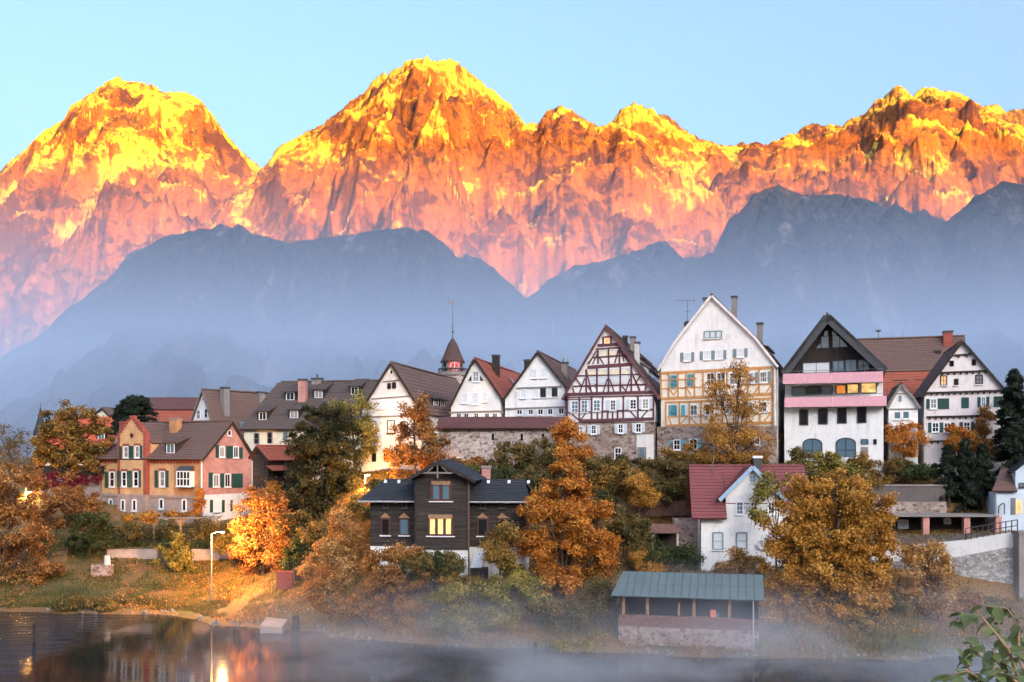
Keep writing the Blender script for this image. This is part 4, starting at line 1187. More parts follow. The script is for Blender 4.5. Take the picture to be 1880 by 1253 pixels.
# ------------------------------------------------------------------ houses at the back left
h = House('long_roof_house', 'long cream house with big dark roof and shed dormers behind the pine', 'house', 560, 124, 12, 13.0)
f = h.front
u0, _ = f.m(448, 800); u1, _ = f.m(700, 800); zE = f.m(540, 784)[1]; dep = 15.0
rwl = Wall(h, (0, dep/2), (1, 0)); zR = rwl.m(600, 703)[1]
MB().prism([(u0, -7), (u1, -7), (u1, zE), (u0, zE)], 0, dep).build('wall', M['cream'], h.root)
hipx = rwl.m(516, 710)[0]-u0
roof_slab(h.root, 'roof', (u0-.4, dep/2, zR), (u1+1.5, dep/2, zR), (u0-.4, -.5, zE-.4), 'tile_dark', course=.42, i0=hipx)
roof_slab(h.root, 'roof', (u0+hipx-.4, dep/2, zR), (u1+1.5, dep/2, zR), (u0+hipx-.4, dep+.5, zE-.4), 'tile_dark', course=.6)
MB().add([(u0-.4, -.5, zE-.42), (u0-.4, dep+.5, zE-.42), (u0+hipx-.4, dep/2, zR)], [(0,2,1)]).build('hip_roof', M['wood_brown'], h.root)
ridge_cap(h.root, (u0+hipx, dep/2, zR+.2), (u1+1.5, dep/2, zR+.2), 'tile_dark')
for a in ((628,572,672,672), (748,565,792,668), (895,560,930,640)): window(f, *zr(Y5, *a), 1, 2, 'wood_grey', 'glass', .12)
slp = (zR-zE)/(dep/2)
def on_front_roof(px_, py_):
    """where the sight line meets the front slope: u, v, z local"""
    c = Vector((0, 0, CH)); d = Vector(((px_-CX)/F, 1, (HZ-py_)/F))
    nrm = Vector((0, 0, 1)) - h.Nn*slp
    p0 = h.O + Vector((0, 0, zE))
    t = (p0-c).dot(nrm)/d.dot(nrm); p = c+d*t - h.O
    return p.dot(h.U), p.dot(h.Nn), p.z
for a, w_ in (((705,462), 1.5), ((990,445), 1.6), ((955,282), 1.7), ((1212,262), 1.6), ((1540,232), 1.5)):
    u_, v_, z_ = on_front_roof(*Y5(*a)); dormer(h, u_, v_, z_, w_, 0, 1.25, 0, 'timber_dark', 'tile_dark', (slp, slp*.45))
u_, v_, z_ = on_front_roof(*Y5(1068, 285)); chimney(h.root, u_, v_, z_-.3, z_+2.9, 1.0, .8, 'brick_pink')
uu, zz = rwl.m(*Y5(1200, 75)); chimney(h.root, uu, dep/2, zR-.6, zz, 1.3, .9, 'concrete', pot=True)

h = House('gable_house', 'white gable house with long brown roof and tall chimney, back left', 'house', 374, 132, 38, 12.5)
f = h.front
u0, z0 = f.m(342, 790); u1, z1 = f.m(400, 800); ua, za = f.m(374, 718)
zb0 = f.m(374, 785)[1]-1.5
W_ = (u1-u0)
dep = 17.0
gable_house(h, u0, u1, ua, zb0, zb0, za, dep, 'white', 'tile_brown', over=.4, course=.45, verge='wood_grey')
for a in ((105,365,138,440), (178,352,205,430), (158,235,175,278)): window(f, *zr(Y5, *a), 1, 2, 'frame_white', 'glass', .08, sill=False)
sl = (za-zb0)/(u1-ua)
for px_, t, top, w_ in ((413, .45, 712, .9), (478, .12, 720, .9), (493, .3, 722, .8)):
    uu = ua+(u1-ua)*t; v = h.vdepth(uu, px_); v = min(max(v, 1), 26)
    q = Wall(h, (0, v), (1, 0)); uu, zz = q.m(px_, top)
    chimney(h.root, uu, v, za-sl*abs(uu-ua)-.6, zz, w_, w_, 'concrete')
rooflight(h, ua, za, u1, zb0, .75, 443, .9, 1.2)

h = House('red_roof_house', 'house with brown upper and pinkish red lower roof, behind dark conifer', 'house', 320, 142, -4, 12.5)
f = h.front
u0, _ = f.m(262, 780); u1, _ = f.m(352, 780); zE = f.m(320, 782)[1]; zM = f.m(320, 758)[1]; zR = f.m(320, 744)[1]
MB().prism([(u0, -7), (u1, -7), (u1, zE), (u0, zE)], 0, 8).build('wall', M['cream'], h.root)
roof_slab(h.root, 'roof', (u0, 2.6, zM+.3), (u1, 2.6, zM+.3), (u0, -.4, zE-.2), 'tile_red', course=.4)
roof_slab(h.root, 'roof', (u0-1, 6, zR+1.3), (u1+.8, 6, zR+1.3), (u0-1, 2.4, zM+.45), 'tile_wine', course=.4)
roof_slab(h.root, 'roof', (u0-1, 6, zR+1.3), (u1+.8, 6, zR+1.3), (u0-1, 9, zE), 'tile_wine', course=.5)
MB().add([(u1+.5, 2.5, zM), (u1+.5, 6, zR+1.2), (u1+.5, 8, zE), (u1+.5, 2.5, zE-1), (u1+.5, 8, zE-1)], [(0,3,4,2,1)]).build('gable_wall', M['cream'], h.root)

h = House('orange_roof_house', 'house with bright orange-red tiled roof behind the autumn tree', 'house', 140, 132, -3, 10.5)
f = h.front
u0, _ = f.m(78, 815); u1, _ = f.m(208, 815); zE = f.m(140, 818)[1]; q = Wall(h, (0, 4), (1, 0)); zR = q.m(160, 767)[1]
MB().prism([(u0+.3, -4), (u1-.3, -4), (u1-.3, zE), (u0+.3, zE)], 0, 8).build('wall', M['cream'], h.root)
MB().add([(u0+.3, 0, zE), (u0+.3, 8, zE), (u0+.3, 4, zR-.1), (u1-.3, 0, zE), (u1-.3, 8, zE), (u1-.3, 4, zR-.1)], [(0,1,2),(3,5,4)]).build('gable_wall', M['cream'], h.root)
roof_slab(h.root, 'roof', (u0, 4, zR), (u1, 4, zR), (u0, -.5, zE-.4), 'tile_orange', course=.5)
roof_slab(h.root, 'roof', (u0, 4, zR), (u1, 4, zR), (u0, 8.5, zE-.4), 'tile_orange', course=.5)
slp = (zR-zE)/4
u_, z_ = f.m(183, 815); dormer(h, u_, .6, zE+.5, 1.3, 0, 1.2, 0, 'timber_dark', 'lead', (slp, .3), 'glass_blue')
ch = empty('church_spire', P(74, 830, 150)); ch.location.z = 12; tag(ch, 'thin dark pointed spire with cross at far left', 'spire')
pz2 = lambda y: P(74, y, 150).z-12
MB().lathe([(.9, 0), (.9, pz2(800))], 8).build('turret', M['cream'], ch)
MB().lathe([(1.15, pz2(800)), (.55, pz2(775)), (.16, pz2(757)), (.05, pz2(748))], 8).build('spire_roof', M['slate'], ch)
cr = MB().tube([(0,0,pz2(749)), (0,0,pz2(738))], [.05,.04], 5); cr.box(-.3,.3,-.04,.04,pz2(742.5),pz2(742)); cr.build('cross', M['steel'], ch)

h = House('gable_house', 'small peach gable peeking out left of the dark conifer', 'house', 187, 165, 20, 13)
f = h.front
u0, z0 = f.m(168, 768); u1, z1 = f.m(204, 764); ua, za = f.m(189, 751)
gable_house(h, u0, u1, ua, z0, z0, za, 9, 'cream', 'tile_brown', over=.8)
h = House('hip_roof_house', 'low brown roof tucked behind the dark conifer', 'house', 225, 162, 6, 13)
f = h.front
u0, z0 = f.m(196, 768); u1, z1 = f.m(268, 768); q = Wall(h, (0, 4), (1, 0)); zR = q.m(230, 745)[1]
MB().prism([(u0+.3, 0), (u1-.3, 0), (u1-.3, z0), (u0+.3, z0)], 0, 8).build('wall', M['cream'], h.root)
roof_slab(h.root, 'roof', (u0, 4, zR), (u1, 4, zR), (u0, -.4, z0-.2), 'tile_brown', i0=2.2, i1=1.0)
roof_slab(h.root, 'roof', (u0, 4, zR), (u1, 4, zR), (u0, 8.4, z0-.2), 'tile_brown', i0=2.2, i1=1.0)

# ------------------------------------------------------------------ brick villa with stepped gable
h = House('brick_villa', 'yellow and pink brick villa with stepped gable and green shutters', 'house', 374.5, 112, 30, 6.6)
f = h.front
side = Wall(h, (0, 0), (0, 1))
uL, zE = f.m(181, 841); _, zE2 = f.m(374, 838); zE = (zE+zE2)/2
vR, zSE = side.m(461.5, 841); va, zA = side.m(424.5, 777)
depv = vR
zS = f.m(280, 911)[1]
# long front: stone plinth, brick storey
MB().box(uL, -.02, .04, depv, -3, zS).build('stone_plinth', M['sandstone'], h.root)
MB().box(uL, -.05, 0.0, depv-.03, zS+.004, zE).build('brick_wall', M['brick_yellow'], h.root)
ux, _ = f.m(*Y3(905, 600))
f.mb().box(ux, -.06, -.03, -.003, zS+.01, zE-.02).build('orange_brick_bay', M['brick_orange'], h.root)
f.mb().box(uL-.1, .02, -.10, .03, zS-.16, zS+.16).build('string_course', M['sandstone'], h.root)
f.mb().box(uL-.05, -.04, -.13, -.004, zE-.42, zE-.1).build('brick_cornice', M['brick_red'], h.root)
for x in np.arange(uL+.3, -.3, .55): f.mb().box(x, x+.2, -.16, -.003, zE-.75, zE-.43).build('brick_dentil', M['brick_red'], h.root)
# gable end: white basement, pink brick
zB = side.m(420, 907)[1]
gpoly = [(0, zB+.004), (depv, zB+.004), (depv, zSE), (va, zA), (0, zE)]
side.mb().prism(gpoly, -.0, .3).build('gable_wall', M['brick_pink'], h.root)
side.mb().box(0, depv, -.05, .25, -3, zB).build('white_basement', M['white'], h.root)
# main roof
zf = zA + .05
roof_slab(h.root, 'roof', (uL-.4, va, zf), (.3, va, zf), (uL-.4, -.55, zE-.35), 'tile_brown', course=.4, i0=4.2)
roof_slab(h.root, 'roof', (uL-.4, va, zf), (.3, va, zf), (uL-.4, depv+.5, zSE-.35), 'tile_brown', course=.4, i0=4.2)
MB().add([(uL-.4, -.55, zE-.36), (uL-.4, depv+.5, zE-.36), (uL+3.8, va, zf)], [(0,2,1)]).build('hip_roof', M['tile_brown'], h.root)
ridge_cap(h.root, (uL+3.8, va, zf+.2), (.3, va, zf+.2), 'tile_brown')
vb = side.mb()
vb.bar((-.5, zE-.35), (va, zf), .22, .06, .3); vb.bar((va, zf), (depv+.5, zSE-.35), .22, .06, .3); vb.build('verge_board', M['timber_dark'], h.root)
# stepped gable bay, standing a little proud
bay = Wall(h, (0, -.55), (1, 0))
b0, _ = bay.m(*Y3(283, 700)); b1, _ = bay.m(*Y3(590, 700)); _, bz = bay.m(*Y3(440, 250)); _, btop = bay.m(*Y3(440, 70))
bay.mb().box(b0, b1, .006, .6, zS+.17, bz).build('bay_wall', M['brick_yellow'], h.root)
steps = 6; bc = (b0+b1)/2; hw = (b1-b0)/2
stm = bay.mb(); stc = bay.mb()
for i in range(steps):
    z_0 = bz + (btop-bz)*i/steps; z_1 = bz + (btop-bz)*(i+1)/steps
    w_ = hw*(1 - i/steps*.86)
    stm.box(bc-w_, bc+w_, .006, .5, z_0+.002, z_1-.001)
    for sg in (-1, 1):
        x_ = bc+sg*w_; wn_ = hw*.86/steps
        stc.box(min(x_, x_-sg*wn_)-.08, max(x_, x_-sg*wn_)+.08, -.08, .56, z_1-.20, z_1+.10)
stm.build('stepped_gable', M['brick_yellow'], h.root); stc.build('step_copings', M['brick_red'], h.root)
bay.mb().box(bc-.35, bc+.35, .0, .5, btop, btop+.55).build('gable_finial', M['brick_red'], h.root)
for x in (b0-.02, b1-.35): bay.mb().box(x, x+.42, -.06, .62, zS+.17, bz+.3).build('brick_pilaster', M['brick_red'], h.root)
for xz in (uL, uL+.0):
    pass
f.mb().box(uL-.03, uL+.3, -.05, .02, zS+.17, zE-.76).build('brick_pilaster', M['brick_red'], h.root)
f.mb().box(b0, b1, -.62, .02, -3, zS+.168).build('bay_plinth', M['sandstone'], h.root)
# bay roof running back into the main roof
zbr = btop - .35
roof_slab(h.root, 'bay_roof', (bc, .0, zbr), (bc, va+.2, zbr), (b1+.35, .0, zE+1.55), 'tile_brown', course=.4)
roof_slab(h.root, 'bay_roof', (bc, .0, zbr), (bc, va+.2, zbr), (b0-.35, .0, zE+1.55), 'tile_brown', course=.4)
MB().prism([(b1+.3, zE-.3), (b1+.3, zE+1.75), (b1-.3, zE+2.2), (b1-.3, zE-.3)][::-1], .03, 2.6).build('bay_side_wall', M['brick_yellow'], h.root)
rg = bay.mb()
cc = bay.m(*Y3(437, 243))
pts = [(cc[0]+.33*math.cos(t), cc[1]+.33*math.sin(t)) for t in np.linspace(0, 2*math.pi, 14, endpoint=False)]
rnd = bay.mb().prism(pts, -.03, .0).build('round_window', M['brick_red'], h.root)
bay.mb().prism([(cc[0]+.2*math.cos(t), cc[1]+.2*math.sin(t)) for t in np.linspace(0, 2*math.pi, 12, endpoint=False)], -.045, -.031).build('pane', M['glass_dark'], rnd)
for a in ((350,365,402,490), (475,360,525,490), (330,645,380,812), (460,640,512,812)):
    window(bay, *zr(Y3, *a), 1, 2, 'frame_white', 'glass', .16)
    x0, x1, _, z1_ = bay.rect(*zr(Y3, *a)); bay.mb().box(x0-.15, x1+.15, -.09, -.002, z1_+.06, z1_+.32).build('brick_lintel', M['brick_red'], h.root)
for a in ((298,362,328,505), (400,358,455,505), (525,355,555,502), (275,638,315,820), (385,632,440,820), (512,630,540,820)): shutter(bay, *zr(Y3, *a), 'shutter_green', 7)
for a in ((195,645,245,815), (752,640,808,812)):
    window(f, *zr(Y3, *a), 1, 2, 'frame_white', 'glass', .16)
    x0, x1, _, z1_ = f.rect(*zr(Y3, *a)); f.mb().box(x0-.15, x1+.15, -.09, -.002, z1_+.06, z1_+.32).build('brick_lintel', M['brick_red'], h.root)
for a in ((138,645,175,825), (693,630,730,822), (812,630,848,820)): shutter(f, *zr(Y3, *a), 'shutter_green', 7)
# oriel
ow = Wall(h, (0, -.62), (1, 0)); x0, x1, zz0, zz1 = ow.rect(*zr(Y3, 935, 635, 1090, 815))
ow.mb().box(x0, x1, .02, .61, zz0, zz1).build('oriel', M['frame_white'], h.root)
window(ow, x0+.05, zz0+.05, x1-.05, zz1-.05, 4, 2, 'frame_white', 'glass', .14, .1, metres=True)
ow.mb().add([(x0-.1,-.08,zz1),(x1+.1,-.08,zz1),(x1+.1,.6,zz1),(x0-.1,.6,zz1),(x0+.25,.25,zz1+.55),(x1-.1,.25,zz1+.55),(x1-.1,.6,zz1+.55),(x0+.25,.6,zz1+.55)],
            [(0,1,5,4),(1,2,6,5),(2,3,7,6),(3,0,4,7),(4,5,6,7),(0,3,2,1)]).build('oriel_roof', M['lead'], h.root)
ow.mb().box(x0+.1, x1-.1, .1, .61, zz0-.2, zz0-.002).build('oriel_base', M['lead'], h.root)
pl = Wall(h, (0, -.62), (1, 0))
for a, wl_ in (((185,950,225,1080), f), ((320,955,360,1085), pl), ((445,955,488,1085), pl), ((745,945,790,1065), f), ((1000,952,1045,1088), f)): 
    window(wl_, *zr(Y3, *a), 1, 1, 'frame_white', 'glass_dark', .2)
for a in ((1410,365,1465,485), (1565,365,1620,490), (1340,675,1405,812), (1468,670,1530,815), (1345,965,1420,1090), (1560,970,1640,1080)): window(side, *zr(Y3, *a), 2, 1, 'frame_white', 'glass', .14)
window(side, *zr(Y3, 1502, 185, 1540, 245), 1, 1, 'frame_white', 'glass_dark', .12)
for a in ((1368,350,1405,490), (1485,358,1562,495), (1630,375,1668,500), (1290,655,1335,822), (1420,665,1465,822), (1548,668,1670,822), (1302,960,1338,1098), (1435,962,1468,1098), (1530,962,1558,1085), (1655,960,1690,1010)):
    shutter(side, *zr(Y3, *a), 'shutter_green', 7)
MB().tube([(-.25, -.12, zS), (-.25, -.12, zE-.4)], [.1, .1], 6).build('downpipe', M['frame_white'], h.root)
# chimneys and roof dormer
slp = (zf-zE)/va
c1 = Wall(h, (0, va-1.0), (1, 0)); uu, zz = c1.m(*Y3(925, 55)); chimney(h.root, uu, va-1.0, zf-1.6, zz, 1.3, .8, 'brick_orange', 'concrete')
c1 = Wall(h, (0, 1.2), (1, 0)); uu, zz = c1.m(*Y3(350, 90)); chimney(h.root, uu, 1.2, zE+1, zz, .9, .7, 'brick_red', 'brick_red')
def on_villa_roof(px_, py_):
    c = Vector((0, 0, CH)); d = Vector(((px_-CX)/F, 1, (HZ-py_)/F)); nrm = Vector((0, 0, 1)) - h.Nn*slp
    p0 = h.O + Vector((0, 0, zE)); t = (p0-c).dot(nrm)/d.dot(nrm); p = c+d*t-h.O
    return p.dot(h.U), p.dot(h.Nn), p.z
u_, v_, z_ = on_villa_roof(*Y3(885, 452)); dormer(h, u_, v_-.2, z_, 2.0, 0, 1.35, 0, 'timber_dark', 'tile_brown', (slp, slp*.35), 'glass_blue')

# ------------------------------------------------------------------ dark wooden shed with red roof
h = House('wooden_shed', 'dark timber shed with red tiled roof beside the brick villa', 'shed', 478, 108, 28, 7.2)
f = h.front
u0, z0 = f.m(464, 838); u1, z1 = f.m(492, 838); ua, za = f.m(474, 822)
gable_house(h, u0, u1, ua, z0, z0-.3, za, 7, bottom=-5, wall='board_black', roof='tile_red', over=.4, course=.35)
sd = Wall(h, (u1, 0), (0, 1))
x0, x1, zz0, zz1 = sd.rect(*zr(Y5, 735, 865, 800, 905)); sd.mb().add([(x0,-.9,zz0),(x1+2,-.9,zz0),(x1+2,0,zz1),(x0,0,zz1),(x0,-.9,zz0-.1),(x1+2,-.9,zz0-.1),(x1+2,0,zz1-.1),(x0,0,zz1-.1)], [(0,1,2,3),(7,6,5,4),(0,4,5,1),(3,2,6,7),(0,3,7,4),(1,5,6,2)]).build('lean_to_roof', M['tile_red'], h.root)

# ------------------------------------------------------------------ black timber house by the river
h = House('black_timber_house', 'black weatherboarded house with slate roofs and one lit window', 'house', 812, 82, 5, 3.6)
f = h.front
def clap(wl, x0, x1, z0, z1, mat, name, dep=.0, bh=.27):
    """lapped boards as real sawtooth"""
    k = max(2, int((z1-z0)/bh)); m = wl.mb()
    for i in range(k):
        a_, b_ = z0+(z1-z0)*i/k, z0+(z1-z0)*(i+1)/k
        m.add([(x0,-.075-dep,a_),(x1,-.075-dep,a_),(x1,-.005-dep,b_),(x0,-.005-dep,b_),(x0,-.0-dep,a_),(x1,-.0-dep,a_)], [(0,1,2,3),(4,5,1,0)])
    return m.build(name, M[mat], wl.h.root)
c0, _ = f.m(*Z6(500, 400)); c1_, _ = f.m(*Z6(848, 400)); zP = f.m(*Z6(670, 662))[1]; zCE = f.m(*Z6(500, 212))[1]; ca_, cz = f.m(*Z6(660, 105))
w0, _ = f.m(*Z6(212, 400)); w1, _ = f.m(*Z6(1195, 400))
zWE = f.m(*Z6(350, 345))[1]
wing = Wall(h, (0, 1.4), (1, 0))
wl0, _ = wing.m(*Z6(212, 400)); wr1, _ = wing.m(*Z6(1215, 400)); zWE = wing.m(*Z6(350, 348))[1]; zWR = Wall(h, (0, 4.2), (1, 0)).m(*Z6(350, 218))[1]
dep = 8.2
MB().box(c0, c1_, 0, dep, -.5, zP).build('plinth', M['whitewarm'], h.root)
MB().box(wl0, wr1, 1.45, 7.2, -.5, zP-.004).build('plinth', M['whitewarm'], h.root)
MB().prism([(c0, zP+.004), (c1_, zP+.004), (c1_, zCE+.1), (ca_, cz-.15), (c0, zCE+.1)], 0.0, dep).build('wall', M['board_black'], h.root)
MB().prism([(wl0, zP+.002), (wr1, zP+.002), (wr1, zWE), (wl0, zWE)], 1.4, 7.2).build('wing_wall', M['board_black'], h.root)
clap(f, c0+.1, c1_-.1, zP+.05, zCE+.02, 'board_black', 'weatherboards')
clap(wing, wl0+.1, c0, zP+.05, zWE-.05, 'board_black', 'weatherboards'); clap(wing, c1_, wr1-.1, zP+.05, zWE-.05, 'board_black', 'weatherboards')
for x in (c0+.02, c1_-.12): f.mb().box(x, x+.16, -.09, -.052, zP+.02, zCE).build('corner_board', M['timber_dark'], h.root)
f.mb().box(c0-.05, c1_+.05, -.10, -.0, zP-.12, zP+.05).build('sill_beam', M['timber_dark'], h.root)
# roofs
for e in (c0-.75, c1_+.75):
    zz = zCE - .2
    roof_slab(h.root, 'roof', (ca_, -.8, cz), (ca_, dep, cz), (e, -.8, zz), 'slate', course=.3, thick=.12)
    b = MB(); b.bar((ca_, cz-.02), (e, zz-.02), .26, .06, .81); b.build('barge_board', M['timber_dark'], h.root)
ridge_cap(h.root, (ca_, -.8, cz+.15), (ca_, dep, cz+.15), 'slate', .1)
br_ = f.mb(); br_.bar((ca_-1.3, cz-.85), (ca_+1.3, cz-.85), .12, .07, .72); br_.bar((ca_, cz-.1), (ca_, cz-1.3), .1, .06, .74); br_.bar((ca_-.9, cz-.85), (ca_-.35, cz-.35), .08, .06, .74); br_.bar((ca_+.9, cz-.85), (ca_+.35, cz-.35), .08, .06, .74)
br_.build('gable_bracing', M['wood_grey'], h.root)
for x0, x1, i0, i1 in ((wl0-.9, c0+.3, 1.7, 0), (c1_-.3, wr1+.6, 0, .8)):
    roof_slab(h.root, 'wing_roof', (x0, 4.3, zWR), (x1, 4.3, zWR), (x0, .75, zWE-.12), 'slate', course=.3, thick=.12, i0=i0, i1=i1)
    roof_slab(h.root, 'wing_roof', (x0, 4.3, zWR), (x1, 4.3, zWR), (x0, 7.9, zWE-.12), 'slate', course=.3, thick=.12, i0=i0, i1=i1)
    gt = MB().tube([(x0, .66, zWE-.12), (x1, .66, zWE-.12)], [.08, .08], 6); gt.build('gutter', M['pipe'], h.root)
for px_ in (318, 405, 985, 1118, 1245):
    uu = Wall(h, (0, 4.0), (1, 0)).m(*Z6(px_, 228))[0]
    MB().box(uu-.12, uu+.12, 3.5, 3.7, zWR-.25, zWR+.02).build('snow_hook', M['frame_white'], h.root)
MB().add([(wl0-.75,.9,zWE-.1),(wl0-.75,7.7,zWE-.1),(wl0+.7,4.3,zWR-.05)], [(0,2,1)]).build('hip_roof', M['slate'], h.root)
qc = Wall(h, (0, 7.0), (1, 0)); uu, zz = qc.m(*Z6(968, 130)); chimney(h.root, uu, 7.0, zWR-1, zz, .75, .6, 'brick_pink', 'concrete')
wing0, f0 = wing, f
f = Wall(h, (0, -.075), (1, 0)); wing = Wall(h, (0, 1.32), (1, 0))
# windows
def hood(wl, a):
    x0, x1, zz0, zz1 = wl.rect(*zr(Z6, *a)); xm = (x0+x1)/2
    m = wl.mb(); m.prism([(x0-.12, zz1+.06), (x1+.12, zz1+.06), (xm, zz1+.5)], -.12, -.052); m.build('window_hood', M['wood_tan'], wl.h.root)
o = window(f, *zr(Z6, 612, 232, 735, 355), 2, 1, 'frame_red', 'glass', .22, .3); 
sx0, sx1, sz0, sz1 = f.rect(*zr(Z6, 612, 232, 735, 250)); f.mb().box(sx0, sx1, -.14, -.09, sz0, sz1+.1).build('pelmet', M['wood_tan'], h.root)
window(f, *zr(Z6, 592, 450, 748, 582), 3, 1, 'frame_red', 'lit', .2, .24)
sx0, sx1, sz0, sz1 = f.rect(*zr(Z6, 592, 450, 748, 470)); f.mb().box(sx0, sx1, -.14, -.09, sz0, sz1+.1).build('pelmet', M['wood_tan'], h.root)
for a in ((285,470,338,578), (405,470,462,578), (912,470,975,582), (1045,470,1100,582)):
    window(wing, *zr(Z6, *a), 1, 1, 'frame_red', 'glass_dark' if a[0] > 500 else 'glass', .12, .1); hood(wing, a)
for a in ((298,362,328,402), (418,362,450,402), (930,362,962,402), (1052,362,1090,402)):
    window(wing, *zr(Z6, *a), 1, 1, 'frame_dark', 'glass_dark', .1)
MB().tube([(c1_+.08, -.1, -.4), (c1_+.08, -.1, zCE)], [.07, .07], 6).build('downpipe', M['wood_brown'], h.root)
# leaning pale panel and dark bin at the plinth
p = P(876, 1028, 80.6)
o = empty('tilted_panel', (p.x, 80.6, gz(p.x, 80.6))); tag(o, 'white translucent cold-frame lid tilted up beside the black house', 'panel')
zz = p.z - o.location.z
MB().add([(-.55,-.1,zz-.65),(.35,-.1,zz-.65),(.65,.35,zz+.55),(-.15,.35,zz+.55),(-.55,-.04,zz-.68),(.35,-.04,zz-.68),(.65,.41,zz+.52),(-.15,.41,zz+.52)], [(0,1,2,3),(7,6,5,4),(0,4,5,1),(1,5,6,2),(2,6,7,3),(3,7,4,0)]).build('lid', M['glass_blind'], o)
MB().box(-.55,.9,-.1,1.0,0,zz-.7).build('bed_box', M['timber_dark'], o)

# ------------------------------------------------------------------ white cottage with red roof
h = House('white_cottage', 'small white cottage with wine-red tiled roof and blue bargeboards', 'house', 1345, 90, 6, 3.4)
f = h.front
u0, _ = f.m(*Z7(622, 600)); u1, _ = f.m(1470, 1000)
g0, _ = f.m(*Z7(782, 400)); ga, gzz = f.m(*Z7(942, 125)); g1 = 2*ga-g0
zE = f.m(*Z7(680, 440))[1]; zg = f.m(*Z7(735, 330))[1]
dep = 7.5
q = Wall(h, (0, 3.2), (1, 0)); zR = q.m(1300, 859)[1]
MB().box(u0, u1, 0, dep, 0, zE+.5).build('wall', M['white'], h.root)
MB().prism([(g0, zE+.504), (g1, zE+.504), (g1, zg+.45), (ga, gzz-.15), (g0, zg+.45)], 0.0, 3.2).build('gable_wall', M['white'], h.root)
MB().box(u0-.05, u1, -.06, dep-.1, -.3, .55).build('plinth', M['concretelight'], h.root)
roof_slab(h.root, 'roof', (u0-.8, 3.2, zR), (g0-.0, 3.2, zR), (u0-.8, -.7, zE-.1), 'tile_cottage', course=.38)
roof_slab(h.root, 'roof', (g0+.004, 3.2, zR), (u1+.9, 3.2, zR), (g0+.004, .1, zE+1.2), 'tile_cottage', course=.38)
roof_slab(h.root, 'roof', (u0-.8, 3.2, zR), (u1+.9, 3.2, zR), (u0-.8, 7.9, zE-.1), 'tile_cottage', course=.5)
ridge_cap(h.root, (u0-.8, 3.2, zR+.18), (u1+.9, 3.2, zR+.18), 'tile_cottage')
MB().add([(u0, .1, zE+.5), (u0, 6.4, zE+.5), (u0, 3.2, zR-.1)], [(0,2,1)]).build('end_gable', M['white'], h.root)
for e, sg in ((g0, -1), (g1, 1)):
    zz = zg
    roof_slab(h.root, 'gable_roof', (ga, -.5, gzz), (ga, 3.2, gzz), (e+sg*.65, -.5, zz), 'tile_cottage', course=.38)
    b = MB(); b.bar((ga, gzz-.02), (e+sg*.65, zz-.02), .34, .07, .51); b.build('barge_board', M['frame_blue'], h.root)
window(f, *zr(Z7, 930, 180, 960, 222), 2, 2, 'frame_blue', 'glass', .1)
for a in ((845,340,888,420), (932,340,975,420), (1040,340,1080,420)): window(f, *zr(Z7, *a), 2, 3, 'frame_white', 'glass', .14); 
for a in ((700,530,762,638), (845,530,910,635)): window(f, *zr(Z7, *a), 1, 2, 'shutter_sage', 'glass_blind', .14)
window(f, *zr(Z7, 1010, 535, 1070, 635), 1, 1, 'frame_white', 'glass_blind', .14)
uu, zz = q.m(*Z7(975, 62)); ck = chimney(h.root, uu, 3.2, zR-.5, zz, .75, .6, 'lead', 'frame_white')
MB().tube([(u0+.02, -.12, .2), (u0+.02, -.12, zE-.1)], [.06, .06], 6).build('downpipe', M['lead'], h.root)
d_ = empty('satellite_dish', h.root.matrix_basis @ Vector((f.m(*Z7(1000, 600))[0], -.25, f.m(*Z7(1000, 605))[1]))); tag(d_, 'grey satellite dish on the white cottage wall', 'dish')
n = 16
MB().add([(0,.16,0)] + [(.42*math.cos(t), 0, .42*math.sin(t)) for t in np.linspace(0, 2*math.pi, n, endpoint=False)] + [(.42*math.cos(t), .05, .42*math.sin(t)) for t in np.linspace(0, 2*math.pi, n, endpoint=False)],
         [(0, 1+(i+1) % n, 1+i) for i in range(n)] + [(1+i, 1+(i+1) % n, 1+n+(i+1) % n, 1+n+i) for i in range(n)] + [(0, 1+n+i, 1+n+(i+1) % n) for i in range(n)]).build('reflector', M['concretelight'], d_)
MB().tube([(0,.14,0), (0,.25,-.1)], [.04,.04], 5).build('bracket', M['steel'], d_)
mm = empty('aerial_mast', h.root.matrix_basis @ Vector((q.m(1308, 870)[0], 2.4, zR-.9))); tag(mm, 'thin metal mast with aerial on the cottage roof', 'mast')
MB().tube([(0,0,-.2), (0,0,3.2)], [.05,.03], 6).build('mast', M['steel'], mm)
ab = MB(); ab.tube([(-.5,0,2.9), (.5,0,2.9)], [.02,.02], 4); ab.tube([(-.35,0,2.6), (.35,0,2.6)], [.02,.02], 4); ab.build('aerial_bars', M['steel'], mm)

# ------------------------------------------------------------------ boathouse
h = House('boathouse', 'open riverside boathouse with blue-green sheet roof on a stone base', 'boathouse', 1265, 72.5, 13, .0)
f = h.front
u0, _ = f.m(*Z7(120, 1000)); u1, _ = f.m(*Z7(985, 1000))
zA0 = f.m(*Z7(500, 1122))[1]; zB1 = f.m(*Z7(500, 1048))[1]; zEv = f.m(*Z7(500, 930))[1]
dep = 5.2
st = MB(); st.box(u0, u1, 0, .5, -.6, zA0); st.box(u0, u0+.4, .5, dep, -.6, zA0-.002); st.box(u1-.4, u1, .5, dep, -.6, zA0-.002); st.build('stone_base', M['rubble_dark'], h.root)
MB().box(u0+.4, u1-.4, .5, dep, zA0-.3, zA0-.05).build('floor', M['wood_grey'], h.root)
nb = 4
for i in range(nb):
    za_ = zA0+.004+(zB1-zA0)*i/nb; zb_ = zA0+(zB1-zA0)*(i+1)/nb-.012
    MB().box(u0+.02, u1-.02, .04+.006*(i % 2), .10, za_, zb_).build('front_board', M['wood_brown'], h.root)
